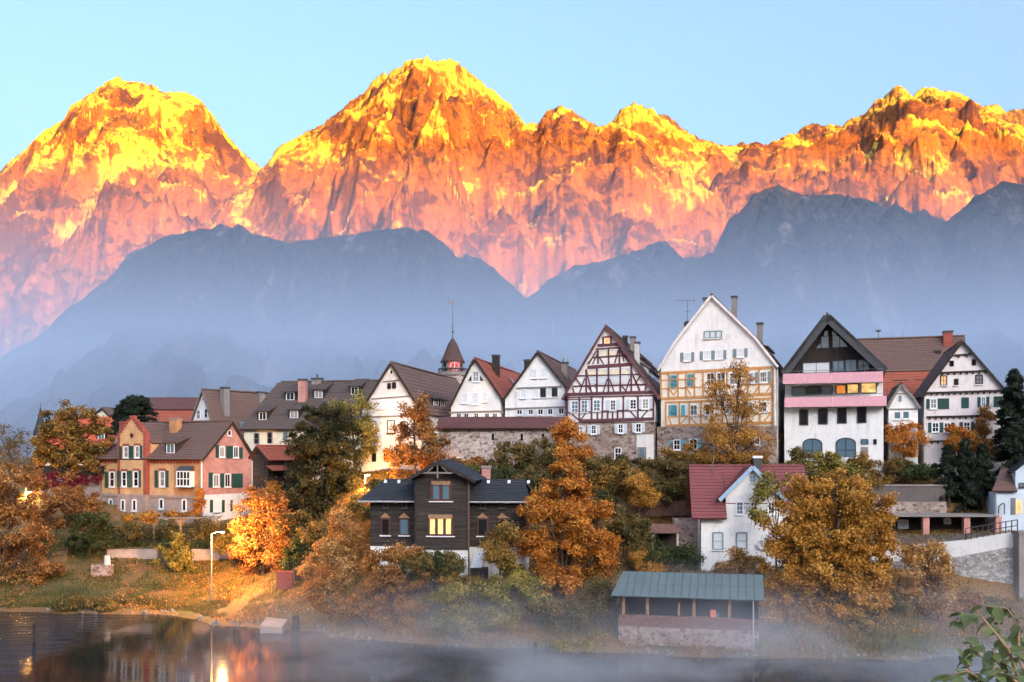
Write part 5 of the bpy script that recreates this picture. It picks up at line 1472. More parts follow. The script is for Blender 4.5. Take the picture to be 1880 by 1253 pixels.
MB().box(u0+.1, u1-.1, dep-.12, dep, zA0, zEv+1.1).build('back_wall', M['timber_dark'], h.root)
for x in (u0+.02, u1-.14): MB().box(x, x+.12, .11, dep-.13, zA0+.004, zEv).build('end_wall', M['timber_dark'], h.root)
for px_ in (150, 297, 585, 803): 
    uu, _ = f.m(*Z7(px_, 1000)); MB().box(uu-.11, uu+.11, .02, .2, zB1, zEv+.05).build('post', M['wood_tan'], h.root)
uu, _ = f.m(*Z7(490, 1000)); MB().box(uu-.07, uu+.07, .3, .42, zB1, zB1+.95).build('short_post', M['wood_tan'], h.root)
MB().tube([(u1-.4, -.12, -.2), (u1-.4, -.12, zEv)], [.06, .06], 6).build('downpipe', M['pipe'], h.root)
MB().box(u0, u1, .02, .22, zEv-.05, zEv+.14).build('eave_beam', M['wood_brown'], h.root)
zRf = Wall(h, (0, 3.2), (1, 0)).m(1270, 1054)[1]
r0 = u0-.5; r1 = u1+.35
roof_slab(h.root, 'roof', (r0, 3.2, zRf), (r1, 3.2, zRf), (r0, -.6, zEv+.0), 'sheet_green', course=5, thick=.08, lip=.01, i0=.45)
roof_slab(h.root, 'roof', (r0+.45, 3.2, zRf), (r1, 3.2, zRf), (r0+.45, dep+.6, zEv+.25), 'sheet_green', course=5, thick=.08, lip=.01)
for i in range(1, 18):
    x = r0+.45+(r1-r0-.5)*i/18
    d = Vector((0, 3.8, zRf-zEv)).normalized()
    MB().tube([(x, -.58, zEv+.12), (x, 3.2, zRf+.12)], [.025, .025], 4).build('roof_seam', M['sheet_green'], h.root)
bx_ = empty('crate', h.root.matrix_basis @ Vector((f.m(*Z7(700, 1035))[0], .35, zB1+.0))); tag(bx_, 'small orange-red box standing on the boathouse rail', 'box')
cm = MB()
for x in (-.22, .18): cm.box(x, x+.04, -.14, .14, 0, .5)
cm.box(-.18, .18, -.14, -.10, 0, .5); cm.box(-.18, .18, .10, .14, 0, .5); cm.box(-.18, .18, -.1, .1, 0, .04)
M['crate_red'] = plain('crate_red', (.55,.17,.09), .6)
cm.build('crate_sides', M['crate_red'], bx_)
bt = MB().lathe([(.02,0), (.09,0), (.09,.22), (.035,.32), (.035,.42), (.02,.42)], 10).build('bottle', M['glass_blue'])
bt.location = h.root.matrix_basis @ Vector((f.m(*Z7(731, 1035))[0], .35, zB1+.012)); tag(bt, 'pale blue bottle beside the small box in the boathouse', 'bottle')
MB().box(f.m(1303, 1110)[0]-.9, f.m(1303, 1110)[0]+.9, .14, .55, zB1-.1, zB1-.002).build('counter', M['wood_brown'], h.root)

# ------------------------------------------------------------------ right bank: terrace wall, carport, road parapet, rubble wall
h = House('terrace_wall', 'stained concrete terrace wall above the carport on the right', 'wall', 1700, 94.9, 2, 5.5)
f = h.front
u0, _ = f.m(1590, 900); u1, _ = f.m(1738, 900); zt = f.m(1680, 893)[1]; zm = f.m(1680, 922)[1]
MB().box(u0, u1, .25, .9, 0, zt).build('upper_wall', M['concrete_dark'], h.root)
MB().box(u0, u1, 0, .246, 0, zm).build('lower_wall', M['rubble_dark'], h.root)
MB().box(u0-.05, u1+.05, .15, 1.0, zt+.004, zt+.14).build('coping', M['concrete'], h.root)
h = House('carport', 'low dark carport with brick pillars under the terrace wall', 'carport', 1730, 91.4, 2, 6.4)
f = h.front
u0, _ = f.m(1642, 960); u1, _ = f.m(1832, 960); zt = f.m(1735, 949)[1]
MB().box(u0, u1, -.3, 3.0, zt, zt+.16).build('roof_slab', M['concrete'], h.root)
MB().box(u0, u1, 2.7, 2.95, -.4, zt-.004).build('back_wall', M['timber_dark'], h.root)
for px_ in (1700, 1775, 1833): 
    x, _ = f.m(px_, 960); MB().box(x-.28, x+.28, -.1, .45, -.4, zt-.004).build('pillar', M['brick_pink'], h.root)
bw = Wall(h, (0, 2.7), (1, 0))
for a in ((45,458,128,535), (450,445,505,495)):
    window(bw, *zr(Y7, *a), 1, 1, 'frame_white', 'glass_blind', .15, sill=False)

def ribbon(name, pts_top, pts_bot, thick, mat, parent=None):
    """upright wall strip through (px,py,D) points"""
    m = MB(); n = len(pts_top)
    T_ = [P(*p) for p in pts_top]; B_ = [P(*p) for p in pts_bot]
    for i in range(n): B_[i].x = T_[i].x; B_[i].y = T_[i].y
    off = Vector((0, thick, 0)); vs_ = []
    for t, b in zip(T_, B_): vs_ += [tuple(b), tuple(t), tuple(t+off), tuple(b+off)]
    fs = []
    for i in range(n-1):
        a, c = 4*i, 4*(i+1)
        fs += [(a, c, c+1, a+1), (a+1, c+1, c+2, a+2), (a+2, c+2, c+3, a+3), (a+3, c+3, c, a)]
    fs += [(0,1,2,3), (4*n-1, 4*n-2, 4*n-3, 4*n-4)]
    m.add(vs_, fs)
    return m.build(name, M[mat], parent)
rp = [(1600,1008,83.6),(1640,1006,83.6),(1723,997,83.4),(1773,992,83.2),(1820,984,83.0),(1868,976,82.8)]
rb = [(1600,1034,83.6),(1640,1031,83.6),(1723,1027,83.4),(1773,1020,83.2),(1820,1011,83.0),(1868,1003,82.8)]
o = ribbon('road_parapet', rp, rb, .35, 'concretelight'); tag(o, 'long pale concrete parapet edging the riverside road on the right', 'parapet')
w2 = [(a, b+.3, c-.1) for a, b, c in rb]; w3 = [(1600,1090,1),(1640,1092,1),(1723,1094,1),(1773,1096,1),(1820,1102,1),(1868,1112,1)]
o = ribbon('rubble_wall', w2, [(a[0], b[1], a[2]) for a, b in zip(w2, w3)], .9, 'rubble_grey'); tag(o, 'pale grey rubble retaining wall below the riverside road', 'wall')
rl = empty('railing', P(1773, 992, 83.0)); tag(rl, 'dark metal railing on the right part of the road parapet', 'railing')
Lr = [P(x, y, d-.05) - rl.location for x, y, d in ((1773,992,83.2),(1820,984,83.0),(1868,976,82.8))]
for i in range(10):
    t = i/9*2; k = min(int(t), 1); p = Lr[k].lerp(Lr[k+1], t-k)
    MB().tube([tuple(p), tuple(p+Vector((0,0,1.0)))], [.045,.045], 5).build('post', M['rail_dark'], rl)
for dz in (.5, .98): MB().tube([tuple(p+Vector((0,0,dz))) for p in Lr], [.04]*3, 5).build('rail', M['rail_dark'], rl)
pc = P(1874, 975, 82.2)
pil = empty('stone_pillar', (pc.x, 82.2, gz(pc.x, 82.2)-.5)); tag(pil, 'dark weathered stone pillar at the right picture edge', 'pillar')
k = pc.z - pil.location.z
MB().box(-.34, .5, -.4, .5, 0, k-.25).build('shaft', M['concrete'], pil); MB().box(-.42, .58, -.48, .58, k-.25, k).build('cap', M['concrete'], pil)
xs = np.arange(32.5, 60, .75); ys = np.arange(84.4, 92.6, .6)
XX, YY = np.meshgrid(xs, ys); o = grid_mesh('road', XX, YY, gz_base(XX, YY)+.16, M['asphalt']); tag(o, kind='structure')

# ------------------------------------------------------------------ slope: fence, little shed, dry stone wall
fe = empty('paling_fence', P(1190, 940, 97.5)); tag(fe, 'brown paling fence along the slope left of the cottage', 'fence')
fx = np.linspace(P(1085, 0, 97.5).x, P(1282, 0, 97.5).x, 78) - fe.location.x
for i, x in enumerate(fx):
    zz = P(1085+197*i/77, 946-3*i/77, 97.5).z - fe.location.z
    MB().box(x-.045, x+.045, -.02, .02, zz-.2, zz+1.25+random.uniform(-.05, .05)).build('paling', M['wood_brown'], fe)
for dz in (.35, .95):
    MB().box(fx[0], fx[-1], .022, .07, P(1190, 944, 97.5).z-fe.location.z+dz-.05, P(1190, 944, 97.5).z-fe.location.z+dz+.05).build('rail', M['wood_brown'], fe)
p = P(1220, 1000, 91); zg_ = gz(p.x, 91)
sh = empty('garden_shed', (p.x, 91, zg_)); tag(sh, 'small open garden shelter with reddish sloping roof left of the cottage', 'shed')
ztp = P(1220, 966, 91).z - zg_; zlo = P(1220, 978, 91).z - zg_
MB().add([(-1.5,-1.0,zlo),(1.3,-1.0,zlo),(1.6,1.0,ztp),(-1.0,1.0,ztp),(-1.5,-1.0,zlo+.12),(1.3,-1.0,zlo+.12),(1.6,1.0,ztp+.12),(-1.0,1.0,ztp+.12)], [(3,2,1,0),(4,5,6,7),(0,1,5,4),(1,2,6,5),(2,3,7,6),(3,0,4,7)]).build('roof', M['wood_brown'], sh)
for x, y, z in ((-1.2,-.8,zlo), (1.1,-.8,zlo), (1.3,.8,ztp-.1), (-.8,.8,ztp-.1)): MB().box(x-.06, x+.06, y-.06, y+.06, -.2, z).build('post', M['pipe'], sh)
MB().box(-.9, 1.3, .82, .88, -.2, ztp-.3).build('back_wall', M['timber_dark'], sh)
p0, p1 = P(1236, 1010, 93), P(1290, 1010, 93)
ds_ = MB().box(p0.x, p1.x, 93, 93.7, gz(p0.x, 93)-.5, P(1260, 952, 93).z).build('dry_stone_wall', M['rubble_dark']); tag(ds_, 'dark dry stone wall beside the white cottage', 'wall')

# ------------------------------------------------------------------ left bank: garden walls, pergola, garage, lamps, posts
for a, b, lab in ((196, 288, 'low pinkish garden wall left of the lamp post shrub'), (352, 425, 'low pinkish garden wall behind the river lamp post')):
    p0, p1 = P(a, 1024, 104), P(b, 1024, 104)
    gw = empty('garden_wall', (p0.x, 104, p0.z)); tag(gw, lab, 'wall', 'low garden walls on the left bank')
    MB().box(0, p1.x-p0.x, 0, .45, -1.2, P(a, 1011, 104).z-p0.z).build('stone_wall', M['sandstone'], gw)
    x = 0
    while x < p1.x-p0.x-.2:
        w_ = random.uniform(.7, 1.1); zc = P(a, 1011, 104).z-p0.z
        MB().box(x+.01, min(x+w_, p1.x-p0.x)-.01, -.06, .5, zc+.003, zc+.1+random.uniform(0,.03)).build('coping_stone', M['sandstone'], gw); x += w_
pg = empty('pergola', P(300, 985, 108.5)); pg.location.z = gz(pg.location.x, 108.5); tag(pg, 'timber pergola with vine in front of the brick villa', 'pergola')
zt = P(300, 953, 108.5).z - pg.location.z
for px_ in (230, 283, 332, 372, 397):
    x = P(px_, 0, 108.5).x - pg.location.x
    MB().box(x-.1, x+.1, -.1, .1, -1, zt).build('post', M['wood_tan'], pg)
    br = MB(); br.bar((x, zt-.9), (x+.6, zt-.05), .1, .08, -.04); br.bar((x, zt-.9), (x-.6, zt-.05), .1, .08, -.04); br.build('brace', M['wood_tan'], pg)
x0, x1 = P(212, 0, 108.5).x - pg.location.x, P(405, 0, 108.5).x - pg.location.x
MB().box(x0, x1, -.09, .09, zt+.003, zt+.18).build('beam', M['wood_grey'], pg)
for x in np.linspace(x0+.2, x1-.2, 14): MB().box(x-.05, x+.05, -.5, 1.3, zt+.184, zt+.28).build('rafter', M['wood_grey'], pg)
h = House('garage', 'low garage with dark flat roof and crimson creeper at left', 'garage', 130, 121, 8, 6.5)
f = h.front
u0, _ = f.m(76, 880); u1, _ = f.m(184, 880); zt = f.m(130, 871)[1]
MB().box(u0, u1, 0, 6, -1, zt).build('wall', M['concrete'], h.root)
MB().box(u0-.4, u1+.4, -.4, 6.4, zt+.003, zt+1.0).build('flat_roof', M['timber_dark'], h.root)

M['lampglow'] = litmat('lamp_glow', (1.0,.72,.35), 6.0)
def street_lamp(px, py_top, D, label, power, arm=1.0, base_py=None, rad=.25):
    p = P(px, py_top, D); z0 = gz(p.x, D)
    r = empty('street_lamp', (p.x, D, z0)); tag(r, label, 'street lamp', 'lit street lamps')
    H_ = p.z - z0
    MB().tube([(0,0,-.3), (0,0,1.2), (0,0,H_)], [.10,.075,.05], 8).build('pole', M['wood_grey'], r)
    MB().tube([(0,0,H_-.08), (arm*.5,0,H_+.12), (arm,0,H_+.15)], [.04,.04,.05], 6).build('arm', M['steel'], r)
    hd = MB().lathe([(.05,.10), (.24,.06), (.26,0.0), (.22,0.0)], 12)
    ho = hd.build('lamp_head', M['steel'], r); ho.location = (arm, 0, H_+.13)
    gl = MB().lathe([(.02,-.12), (.15,-.10), (.2,0.0), (.02,.0)], 12).build('lamp_bulb', M['lampglow'], ho); gl.location = (0, 0, -.01)
    L = bpy.data.lights.new('lamp_light', 'POINT'); L.energy = power; L.color = (1.0,.47,.13); L.shadow_soft_size = rad
    lo = bpy.data.objects.new('lamp_light', L); C.objects.link(lo); lo.parent = r; lo.location = (arm, -.15, H_-.25)
    return r
street_lamp(388, 979, 92, 'tall street lamp on the grassy river bank', 2600, 1.05)
street_lamp(47, 905, 122, 'street lamp glowing among the trees at far left', 600, .5)
street_lamp(670, 874, 97, 'street lamp glowing left of the black timber house', 900, .3)

# stakes and stones at the water
p = P(62, 1146, 76); wp = empty('water_stake', (p.x, 76, -1.0)); tag(wp, 'thin dark stake standing in the water at left', 'stake')
MB().tube([(0,0,0), (.03,0,1.5), (-.02,0,p.z+1.0)], [.11,.10,.09], 7).build('stake', M['timber_dark'], wp)
MB().tube([(-.02,0,p.z+.85), (.25,0,p.z+1.1), (.4,-.1,p.z+1.15)], [.06,.05,.03], 5).build('snag', M['timber_dark'], wp)
p = P(501, 1175, 80.5); bl = empty('concrete_block', (p.x, 80.5, -.8)); tag(bl, 'pale sloping concrete block at the water edge below the bank', 'block')
zt = P(501, 1130, 80.5).z + .8
M['blockstone'] = M['sandstone']
MB().add([(-.95,-.6,0),(1.0,-.6,0),(1.0,1.4,0),(-.95,1.4,0),(-.9,-.55,zt-.75),(.85,-.5,zt-.95),(.9,1.4,zt-.55),(-.9,1.4,zt-.4)], [(0,3,2,1),(4,5,6,7),(0,1,5,4),(1,2,6,5),(2,3,7,6),(3,0,4,7)]).build('body', M['blockstone'], bl)
MB().box(-.95, .96, -.72, -.585, zt-1.6, zt-1.5).build('ledge', M['concrete'], bl)
p = P(543, 1130, 79.8); pb = empty('mooring_post', (p.x, 79.8, -1.0)); tag(pb, 'thick dark mooring post beside the concrete block', 'post')
MB().lathe([(.36,0), (.36,p.z+.4), (.30,p.z+.55), (.27,p.z+.95), (.1,p.z+1.0)], 9).build('post', M['timber_dark'], pb)
MB().lathe([(.38,p.z+.1), (.38,p.z+.22)], 9).build('iron_band', M['rail_dark'], pb)
p = P(983, 1180, 73.4); pb = empty('bank_stake', (p.x, 73.4, -.8)); tag(pb, 'short dark stake at the water edge left of the boathouse', 'stake')
MB().lathe([(.15,0), (.14,p.z+.7), (.06,p.z+.85)], 7).build('stake', M['timber_dark'], pb)
p = P(197, 1037, 100); bh = empty('garden_urn', (p.x, 100, gz(p.x, 100)-.1)); tag(bh, 'small white tapered tub on a stone slab, left bank', 'tub')
zz = P(197, 1037, 100).z-bh.location.z
MB().box(-1.5, .5, -.4, .4, 0, zz).build('slab', M['rubble_dark'], bh)
MB().lathe([(.34,zz+.003), (.27,zz+.85), (.30,zz+.88), (.30,zz+.93), (.2,zz+.93)], 12).build('tub', M['concretelight'], bh)
p = P(560, 1036, 95); cs = empty('curved_path_wall', (p.x, 95, gz(p.x, 95)-.3)); tag(cs, 'pale curved stone edging of the path behind the orange trees', 'wall')
for i in range(9):
    t = i/8*math.pi*.9
    x, z = -.75*math.sin(t)+.35, 2.4*(i/8)
    MB().box(x-.16, x+.16, -.15+i*.12, .2+i*.12, z, z+.36).build('edging_stone', M['concrete'], cs)
p = P(550, 1068, 90); gt = empty('garden_gate', (p.x, 90, gz(p.x, 90))); tag(gt, 'small dark garden gate between low reddish walls', 'gate')
for i in range(6): MB().box(-.45+i*.15, -.32+i*.15, -.03, .03, .1, 1.05).build('board', M['timber_dark'], gt)
for x in (-.62, .5): MB().box(x, x+.12, -.08, .08, -.3, 1.25).build('gate_post', M['wood_brown'], gt)
MB().box(-2.1, -.63, -.2, .2, -.6, 1.0).build('side_wall', M['brick_red'], gt); MB().box(.63, 2.2, -.15, .15, -.6, .55).build('side_wall', M['sandstone'], gt)

# ------------------------------------------------------------------ trees
PAL = dict(
 orange=[(.10,.05,.012),(.26,.085,.015),(.52,.17,.022),(.68,.26,.035),(.76,.40,.08)],
 rust=[(.05,.032,.012),(.14,.06,.02),(.30,.12,.03),(.46,.20,.05),(.55,.32,.10)],
 gold=[(.08,.05,.012),(.22,.11,.018),(.44,.20,.028),(.62,.29,.04),(.72,.42,.10)],
 peach=[(.10,.055,.02),(.24,.12,.035),(.46,.23,.07),(.62,.34,.11),(.70,.48,.2)],
 yellowgreen=[(.04,.05,.012),(.11,.11,.025),(.24,.20,.04),(.40,.30,.06),(.54,.40,.10)],
 olive=[(.022,.028,.010),(.055,.06,.018),(.11,.10,.03),(.22,.15,.045),(.34,.2,.06)],
 green=[(.014,.024,.008),(.035,.052,.014),(.07,.085,.022),(.13,.13,.04)],
 pine=[(.010,.016,.007),(.026,.034,.012),(.05,.052,.016),(.12,.085,.025)],
 conifer=[(.008,.014,.009),(.02,.03,.016),(.04,.052,.026)],
 crimson=[(.10,.012,.016),(.24,.025,.045),(.34,.05,.07)],
 mix=[(.025,.034,.010),(.07,.07,.02),(.20,.12,.025),(.40,.20,.04),(.55,.32,.07)],
)
LM = {k: leafmat('leaves_'+k, v) for k, v in PAL.items()}

def leaf_cloud(pts, size, aspect=1.7, rng=RNG, out=None, up=.25):
    n = len(pts)
    a = rng.normal(size=(n, 3)); 
    if out is not None: a = a*.8 + out*.9
    a[:, 2] += up
    a /= np.linalg.norm(a, axis=1, keepdims=True)+1e-9
    t = rng.normal(size=(n, 3)); t -= a*(t*a).sum(1, keepdims=True); t /= np.linalg.norm(t, axis=1, keepdims=True)+1e-9
    b = np.cross(a, t)
    s = size*rng.uniform(.6, 1.25, (n, 1)); L = s*aspect/2; W = s/2
    bend = a*s*.18
    V = np.stack([pts-t*L, pts+b*W-bend*.5+t*L*.1, pts+t*L, pts-b*W-bend*.5+t*L*.1], 1).reshape(-1, 3)
    Q = np.arange(4*n).reshape(n, 4)
    return V, Q

def tree(name, label, D, base_px, lobes, pal, n, size=.2, cat='tree', group=None, trunk=.16, depth=.8, sparse=1.0, clump=.42, bark='bark', twigs=1.0, aspect=1.7, seed=None, shell=.45, gaps=.38):
    rng = np.random.default_rng(seed if seed is not None else abs(hash_(label)) % 100000)
    bx_ = (base_px-CX)/F*D
    z0 = gz(bx_, D)
    r = empty(name, (bx_, D, z0)); tag(r, label, cat, group)
    ph = rng.uniform(0, 6.28, 4)
    L = []
    for (px, py, rx, ry) in lobes:
        c = P(px, py, D); L.append((np.array([c.x-bx_, 0, c.z-z0]), rx/F*D*1.1, ry/F*D*1.08))
    A = np.array([l[1]*l[2] for l in L]); 
    P_ = []; O_ = []; cl_all = []
    tb = MB()
    zc = min(l[0][2]-l[2]*.3 for l in L); top = max(L, key=lambda l: l[0][2])
    tx = top[0].copy(); tx[2] = top[0][2]+top[2]*.35
    fork = np.array([tx[0]*.25, 0, max(.4, min(zc, tx[2]*.45))])
    tb.tube([(0,0,-.4), tuple(fork*.5), tuple(fork), tuple((fork+tx)/2 + rng.normal(size=3)*.2), tuple(tx)], [trunk*1.15, trunk*.95, trunk*.8, trunk*.5, trunk*.12], 7)
    for (c, a, b), w in zip(L, A/A.sum()):
        c = c.copy(); c[1] += rng.uniform(-.35, .35)*a
        rad = np.array([a, max(a, .6*b)*depth, b])
        nc = max(26, int(a*b*8*sparse))
        d = rng.normal(size=(nc, 3)); d /= np.linalg.norm(d, axis=1, keepdims=True)
        rr_ = rng.uniform(.05, 1, (nc, 1))**shell
        cen = c + d*rr_*rad*(1+.14*rng.normal(size=(nc, 1)))
        q = cen/ (.55+.22*min(a, b))
        gap = np.sin(q[:, 0]*1.9+ph[0])+np.sin(q[:, 1]*1.7+ph[1])+np.sin(q[:, 2]*2.3+ph[2])+np.sin((q[:, 0]+q[:, 2])*1.3+ph[3])
        cen = cen[gap > np.quantile(gap, gaps)]; nc = len(cen)
        cl_all.append(cen)
        nl = int(n*w*1.15); idx = rng.integers(0, nc, nl)
        cs = min(clump, .3*min(a, b)+.12)*rng.uniform(.6, 1.4, nc)
        pts = cen[idx] + rng.normal(size=(nl, 3))*cs[idx][:, None]*np.array([.66,.66,.5])
        P_.append(pts); O_.append((pts-c)/rad)
        # limb
        mid = (fork + c)/2 + np.array([0, 0, .12*np.linalg.norm(c-fork)])
        tb.tube([tuple(fork), tuple(mid), tuple(c), tuple(c+(c-mid)*.45)], [trunk*.6, trunk*.45, trunk*.28, trunk*.08], 5, cap=False)
        for k in range(min(nc, int(16*twigs))):
            e = cen[k]; s_ = mid + (c-mid)*rng.uniform(.2, 1.0); m_ = (s_+e)/2 + rng.normal(size=3)*.12*a
            tb.tube([tuple(s_), tuple(m_), tuple(e)], [trunk*.2, trunk*.13, trunk*.05], 4, cap=False)
    pts = np.concatenate(P_); out = np.concatenate(O_)
    gzv = gz_base(pts[:, 0]+bx_, pts[:, 1]+D) - z0
    ok = pts[:, 2] > np.maximum(gzv, -z0)+.05
    pts, out = pts[ok], out[ok]
    V, Q = leaf_cloud(pts, size*.86, aspect, rng, out)
    tb.build('trunk', M[bark], r)
    np_mesh('crown', V, Q, LM[pal], r)
    return r

def hash_(s):
    h_ = 7
    for ch_ in s: h_ = (h_*131 + ord(ch_)) % 1000003
    return h_

def conifer(name, label, D, base_px, top, foot, halfw, n, pal='conifer', group=None, size=.16, lean=0, cone=1.0):
    """narrow layered conifer: whorls of drooping sprays"""
    rng = np.random.default_rng(hash_(label))
    bx_ = (base_px-CX)/F*D; z0 = gz(bx_, D)
    r = empty(name, (bx_, D, z0)); tag(r, label, 'tree', group)
    zt = P(0, top, D).z-z0; zf = max(.3, P(0, foot, D).z-z0); W = halfw/F*D
    MB().tube([(0,0,-.4), (0,0,zt*.5), (lean,0,zt-.1)], [.22,.14,.03], 6).build('trunk', M['bark'], r)
    nb = int(26 + (zt-zf)*9)
    ang = rng.uniform(0, 2*math.pi, nb); hh = rng.uniform(0, 1, nb)**.8
    ln = W*((1-hh)**cone*.95+.06)*rng.uniform(.65, 1.2, nb)
    per = n//nb; P_ = []; O_ = []
    for i in range(nb):
        t = rng.uniform(.1, 1, per)**.7
        dr = np.array([math.cos(ang[i]), math.sin(ang[i]), 0])
        z = zf+(zt-zf)*hh[i]
        p = dr*t[:, None]*ln[i] + np.array([0, 0, z]) + np.outer(-.25*t**2*ln[i] + .1*t*ln[i], [0, 0, 1])
        p += rng.normal(size=(per, 3))*np.array([.16,.16,.13])*(.5+W*.2)
        P_.append(p); O_.append(np.tile(dr+[0, 0, .3], (per, 1)))
    V, Q = leaf_cloud(np.concatenate(P_), size, 2.4, rng, np.concatenate(O_), .1)
    np_mesh('crown', V, Q, LM[pal], r)
    return r

GB = 'trees and bushes on the river bank'; GS = 'trees and bushes on the slope'; GT = 'trees between the houses'
# far left
tree('broadleaf_tree', 'rusty orange tree filling the left picture edge above the water', 99, 10, [(18,905,50,55),(10,980,62,60),(28,1035,48,55),(-10,1060,60,50),(-20,900,40,60)], 'rust', 22000, .2, group=GB, trunk=.2)
tree('broadleaf_tree', 'large green and orange tree before the orange-red roof', 121, 128, [(135,770,48,30),(110,800,50,35),(165,800,42,38),(120,845,60,32),(165,845,38,30),(85,830,28,36)], 'mix', 26000, .22, group=GT, trunk=.22)
tree('bare_tree', 'thin half-bare tree behind the left edge trees', 128, 38, [(38,830,38,40),(10,815,22,38),(62,855,22,26)], 'olive', 3600, .16, group=GT, trunk=.14, sparse=2, twigs=2.4, bark='bark_grey')
tree('broadleaf_tree', 'dark orange-brown bush tree left of the brick villa', 112, 120, [(115,925,50,42),(160,935,28,38),(85,950,36,36)], 'rust', 15000, .18, group=GB, trunk=.14)
tree('broadleaf_tree', 'dark green spreading shrub on the left bank', 104, 165, [(165,965,45,32),(145,1000,32,32),(195,985,28,34)], 'green', 17000, .15, group=GB, trunk=.12, clump=.35)
tree('shrub', 'round green and orange shrub right of the low garden wall', 101, 322, [(322,1012,32,26),(312,1030,28,18),(340,1032,22,16)], 'yellowgreen', 9000, .14, cat='shrub', group=GB, trunk=.07, clump=.3)
tree('broadleaf_tree', 'glowing orange rounded tree beside the river lamp post', 97, 482, [(482,945,42,42),(455,985,40,40),(505,985,42,45),(478,1025,52,36),(490,920,25,24)], 'rust', 30000, .18, group=GB, trunk=.18, gaps=.12)
tree('pine_tree', 'big dark green pine in front of the long cream house', 101, 590, [(590,775,40,36),(560,815,42,34),(622,818,44,38),(595,860,66,38),(560,900,45,42),(630,895,50,44),(595,935,62,34)], 'pine', 52000, .15, group=GT, trunk=.26, aspect=2.6, clump=.42, gaps=.08)
tree('broadleaf_tree', 'pale yellowish thin tree behind the big pine', 104.5, 652, [(645,750,42,26),(665,785,32,34),(632,780,34,30),(680,820,22,30)], 'yellowgreen', 9000, .15, group=GT, trunk=.14, sparse=1.4, twigs=1.6)
tree('broadleaf_tree', 'tall narrow orange tree before the stained white gable', 99.5, 762, [(762,752,24,28),(758,790,38,34),(772,825,44,34),(745,835,34,32),(790,848,24,24)], 'rust', 15000, .17, group=GT, trunk=.15, sparse=1.3, twigs=1.5)
tree('broadleaf_tree', 'peach-orange egg-shaped tree left of the black house', 87, 628, [(640,965,30,26),(628,1005,46,40),(615,1045,45,40),(650,1045,38,42),(625,1085,45,22)], 'peach', 30000, .155, group=GB, trunk=.14)
tree('shrub', 'purple-brown twiggy hedge below the black house', 79.3, 720, [(705,1040,28,26),(735,1050,30,30),(765,1060,26,30),(700,1075,26,26),(740,1090,40,28)], 'rust', 12000, .12, cat='shrub', group=GB, trunk=.06, twigs=2, clump=.3)
tree('shrub', 'dense green bush against the black house plinth', 79.6, 800, [(795,1035,32,22),(812,1055,24,24),(775,1048,22,20)], 'green', 11000, .12, cat='shrub', group=GB, trunk=.07, clump=.28)
tree('shrub', 'broad yellow-green bush at the water below the black house', 76.3, 880, [(830,1105,34,36),(875,1100,44,34),(920,1090,38,34),(860,1145,55,32),(910,1140,42,30),(820,1145,28,28)], 'yellowgreen', 30000, .13, cat='shrub', group=GB, trunk=.09, clump=.34)
tree('shrub', 'low rusty bushes on the bank left of the yellow-green bush', 78.5, 680, [(660,1112,40,22),(715,1120,42,26),(765,1125,38,26),(600,1105,36,20)], 'rust', 15000, .13, cat='shrub', group=GB, trunk=.06, clump=.3)
tree('broadleaf_tree', 'small olive-orange tree at the right corner of the black house', 79.2, 918, [(918,985,26,28),(908,1015,32,30),(940,1025,28,26)], 'mix', 12000, .13, group=GB, trunk=.09)
tree('broadleaf_tree', 'bright orange spreading tree right of the black house', 80.5, 1035, [(1030,885,44,32),(1000,925,44,40),(1055,930,48,42),(1010,980,52,42),(1080,985,44,42),(1040,1030,58,42),(1095,1025,30,36),(1020,1075,44,26)], 'orange', 56000, .165, group=GB, trunk=.2, gaps=.24)
tree('shrub', 'orange and green brush under the bright orange tree', 76.5, 1060, [(1000,1120,40,28),(1060,1130,46,28),(1100,1090,26,34),(1110,1140,26,24)], 'olive', 14000, .13, cat='shrub', group=GB, trunk=.06)
tree('shrub', 'green shrubs below the rubble town wall', 98.5, 970, [(930,838,24,20),(965,832,30,24),(1000,835,30,24),(940,855,40,14),(1010,855,30,14)], 'olive', 15000, .15, cat='shrub', group=GS, trunk=.07)
tree('broadleaf_tree', 'slim orange tree at the right end of the town wall', 99, 1048, [(1040,790,24,24),(1052,815,30,28),(1065,840,26,22),(1030,830,20,26)], 'orange', 11000, .16, group=GT, trunk=.1)
tree('broadleaf_tree', 'airy orange tree before the tallest white gable house', 96.5, 1345, [(1355,690,26,34),(1325,725,46,34),(1375,735,46,36),(1345,780,66,36),(1310,815,48,34),(1380,815,44,34),(1345,845,60,22)], 'gold', 10500, .14, group=GT, trunk=.15, sparse=1.5, twigs=2.4, gaps=.5, clump=.5)
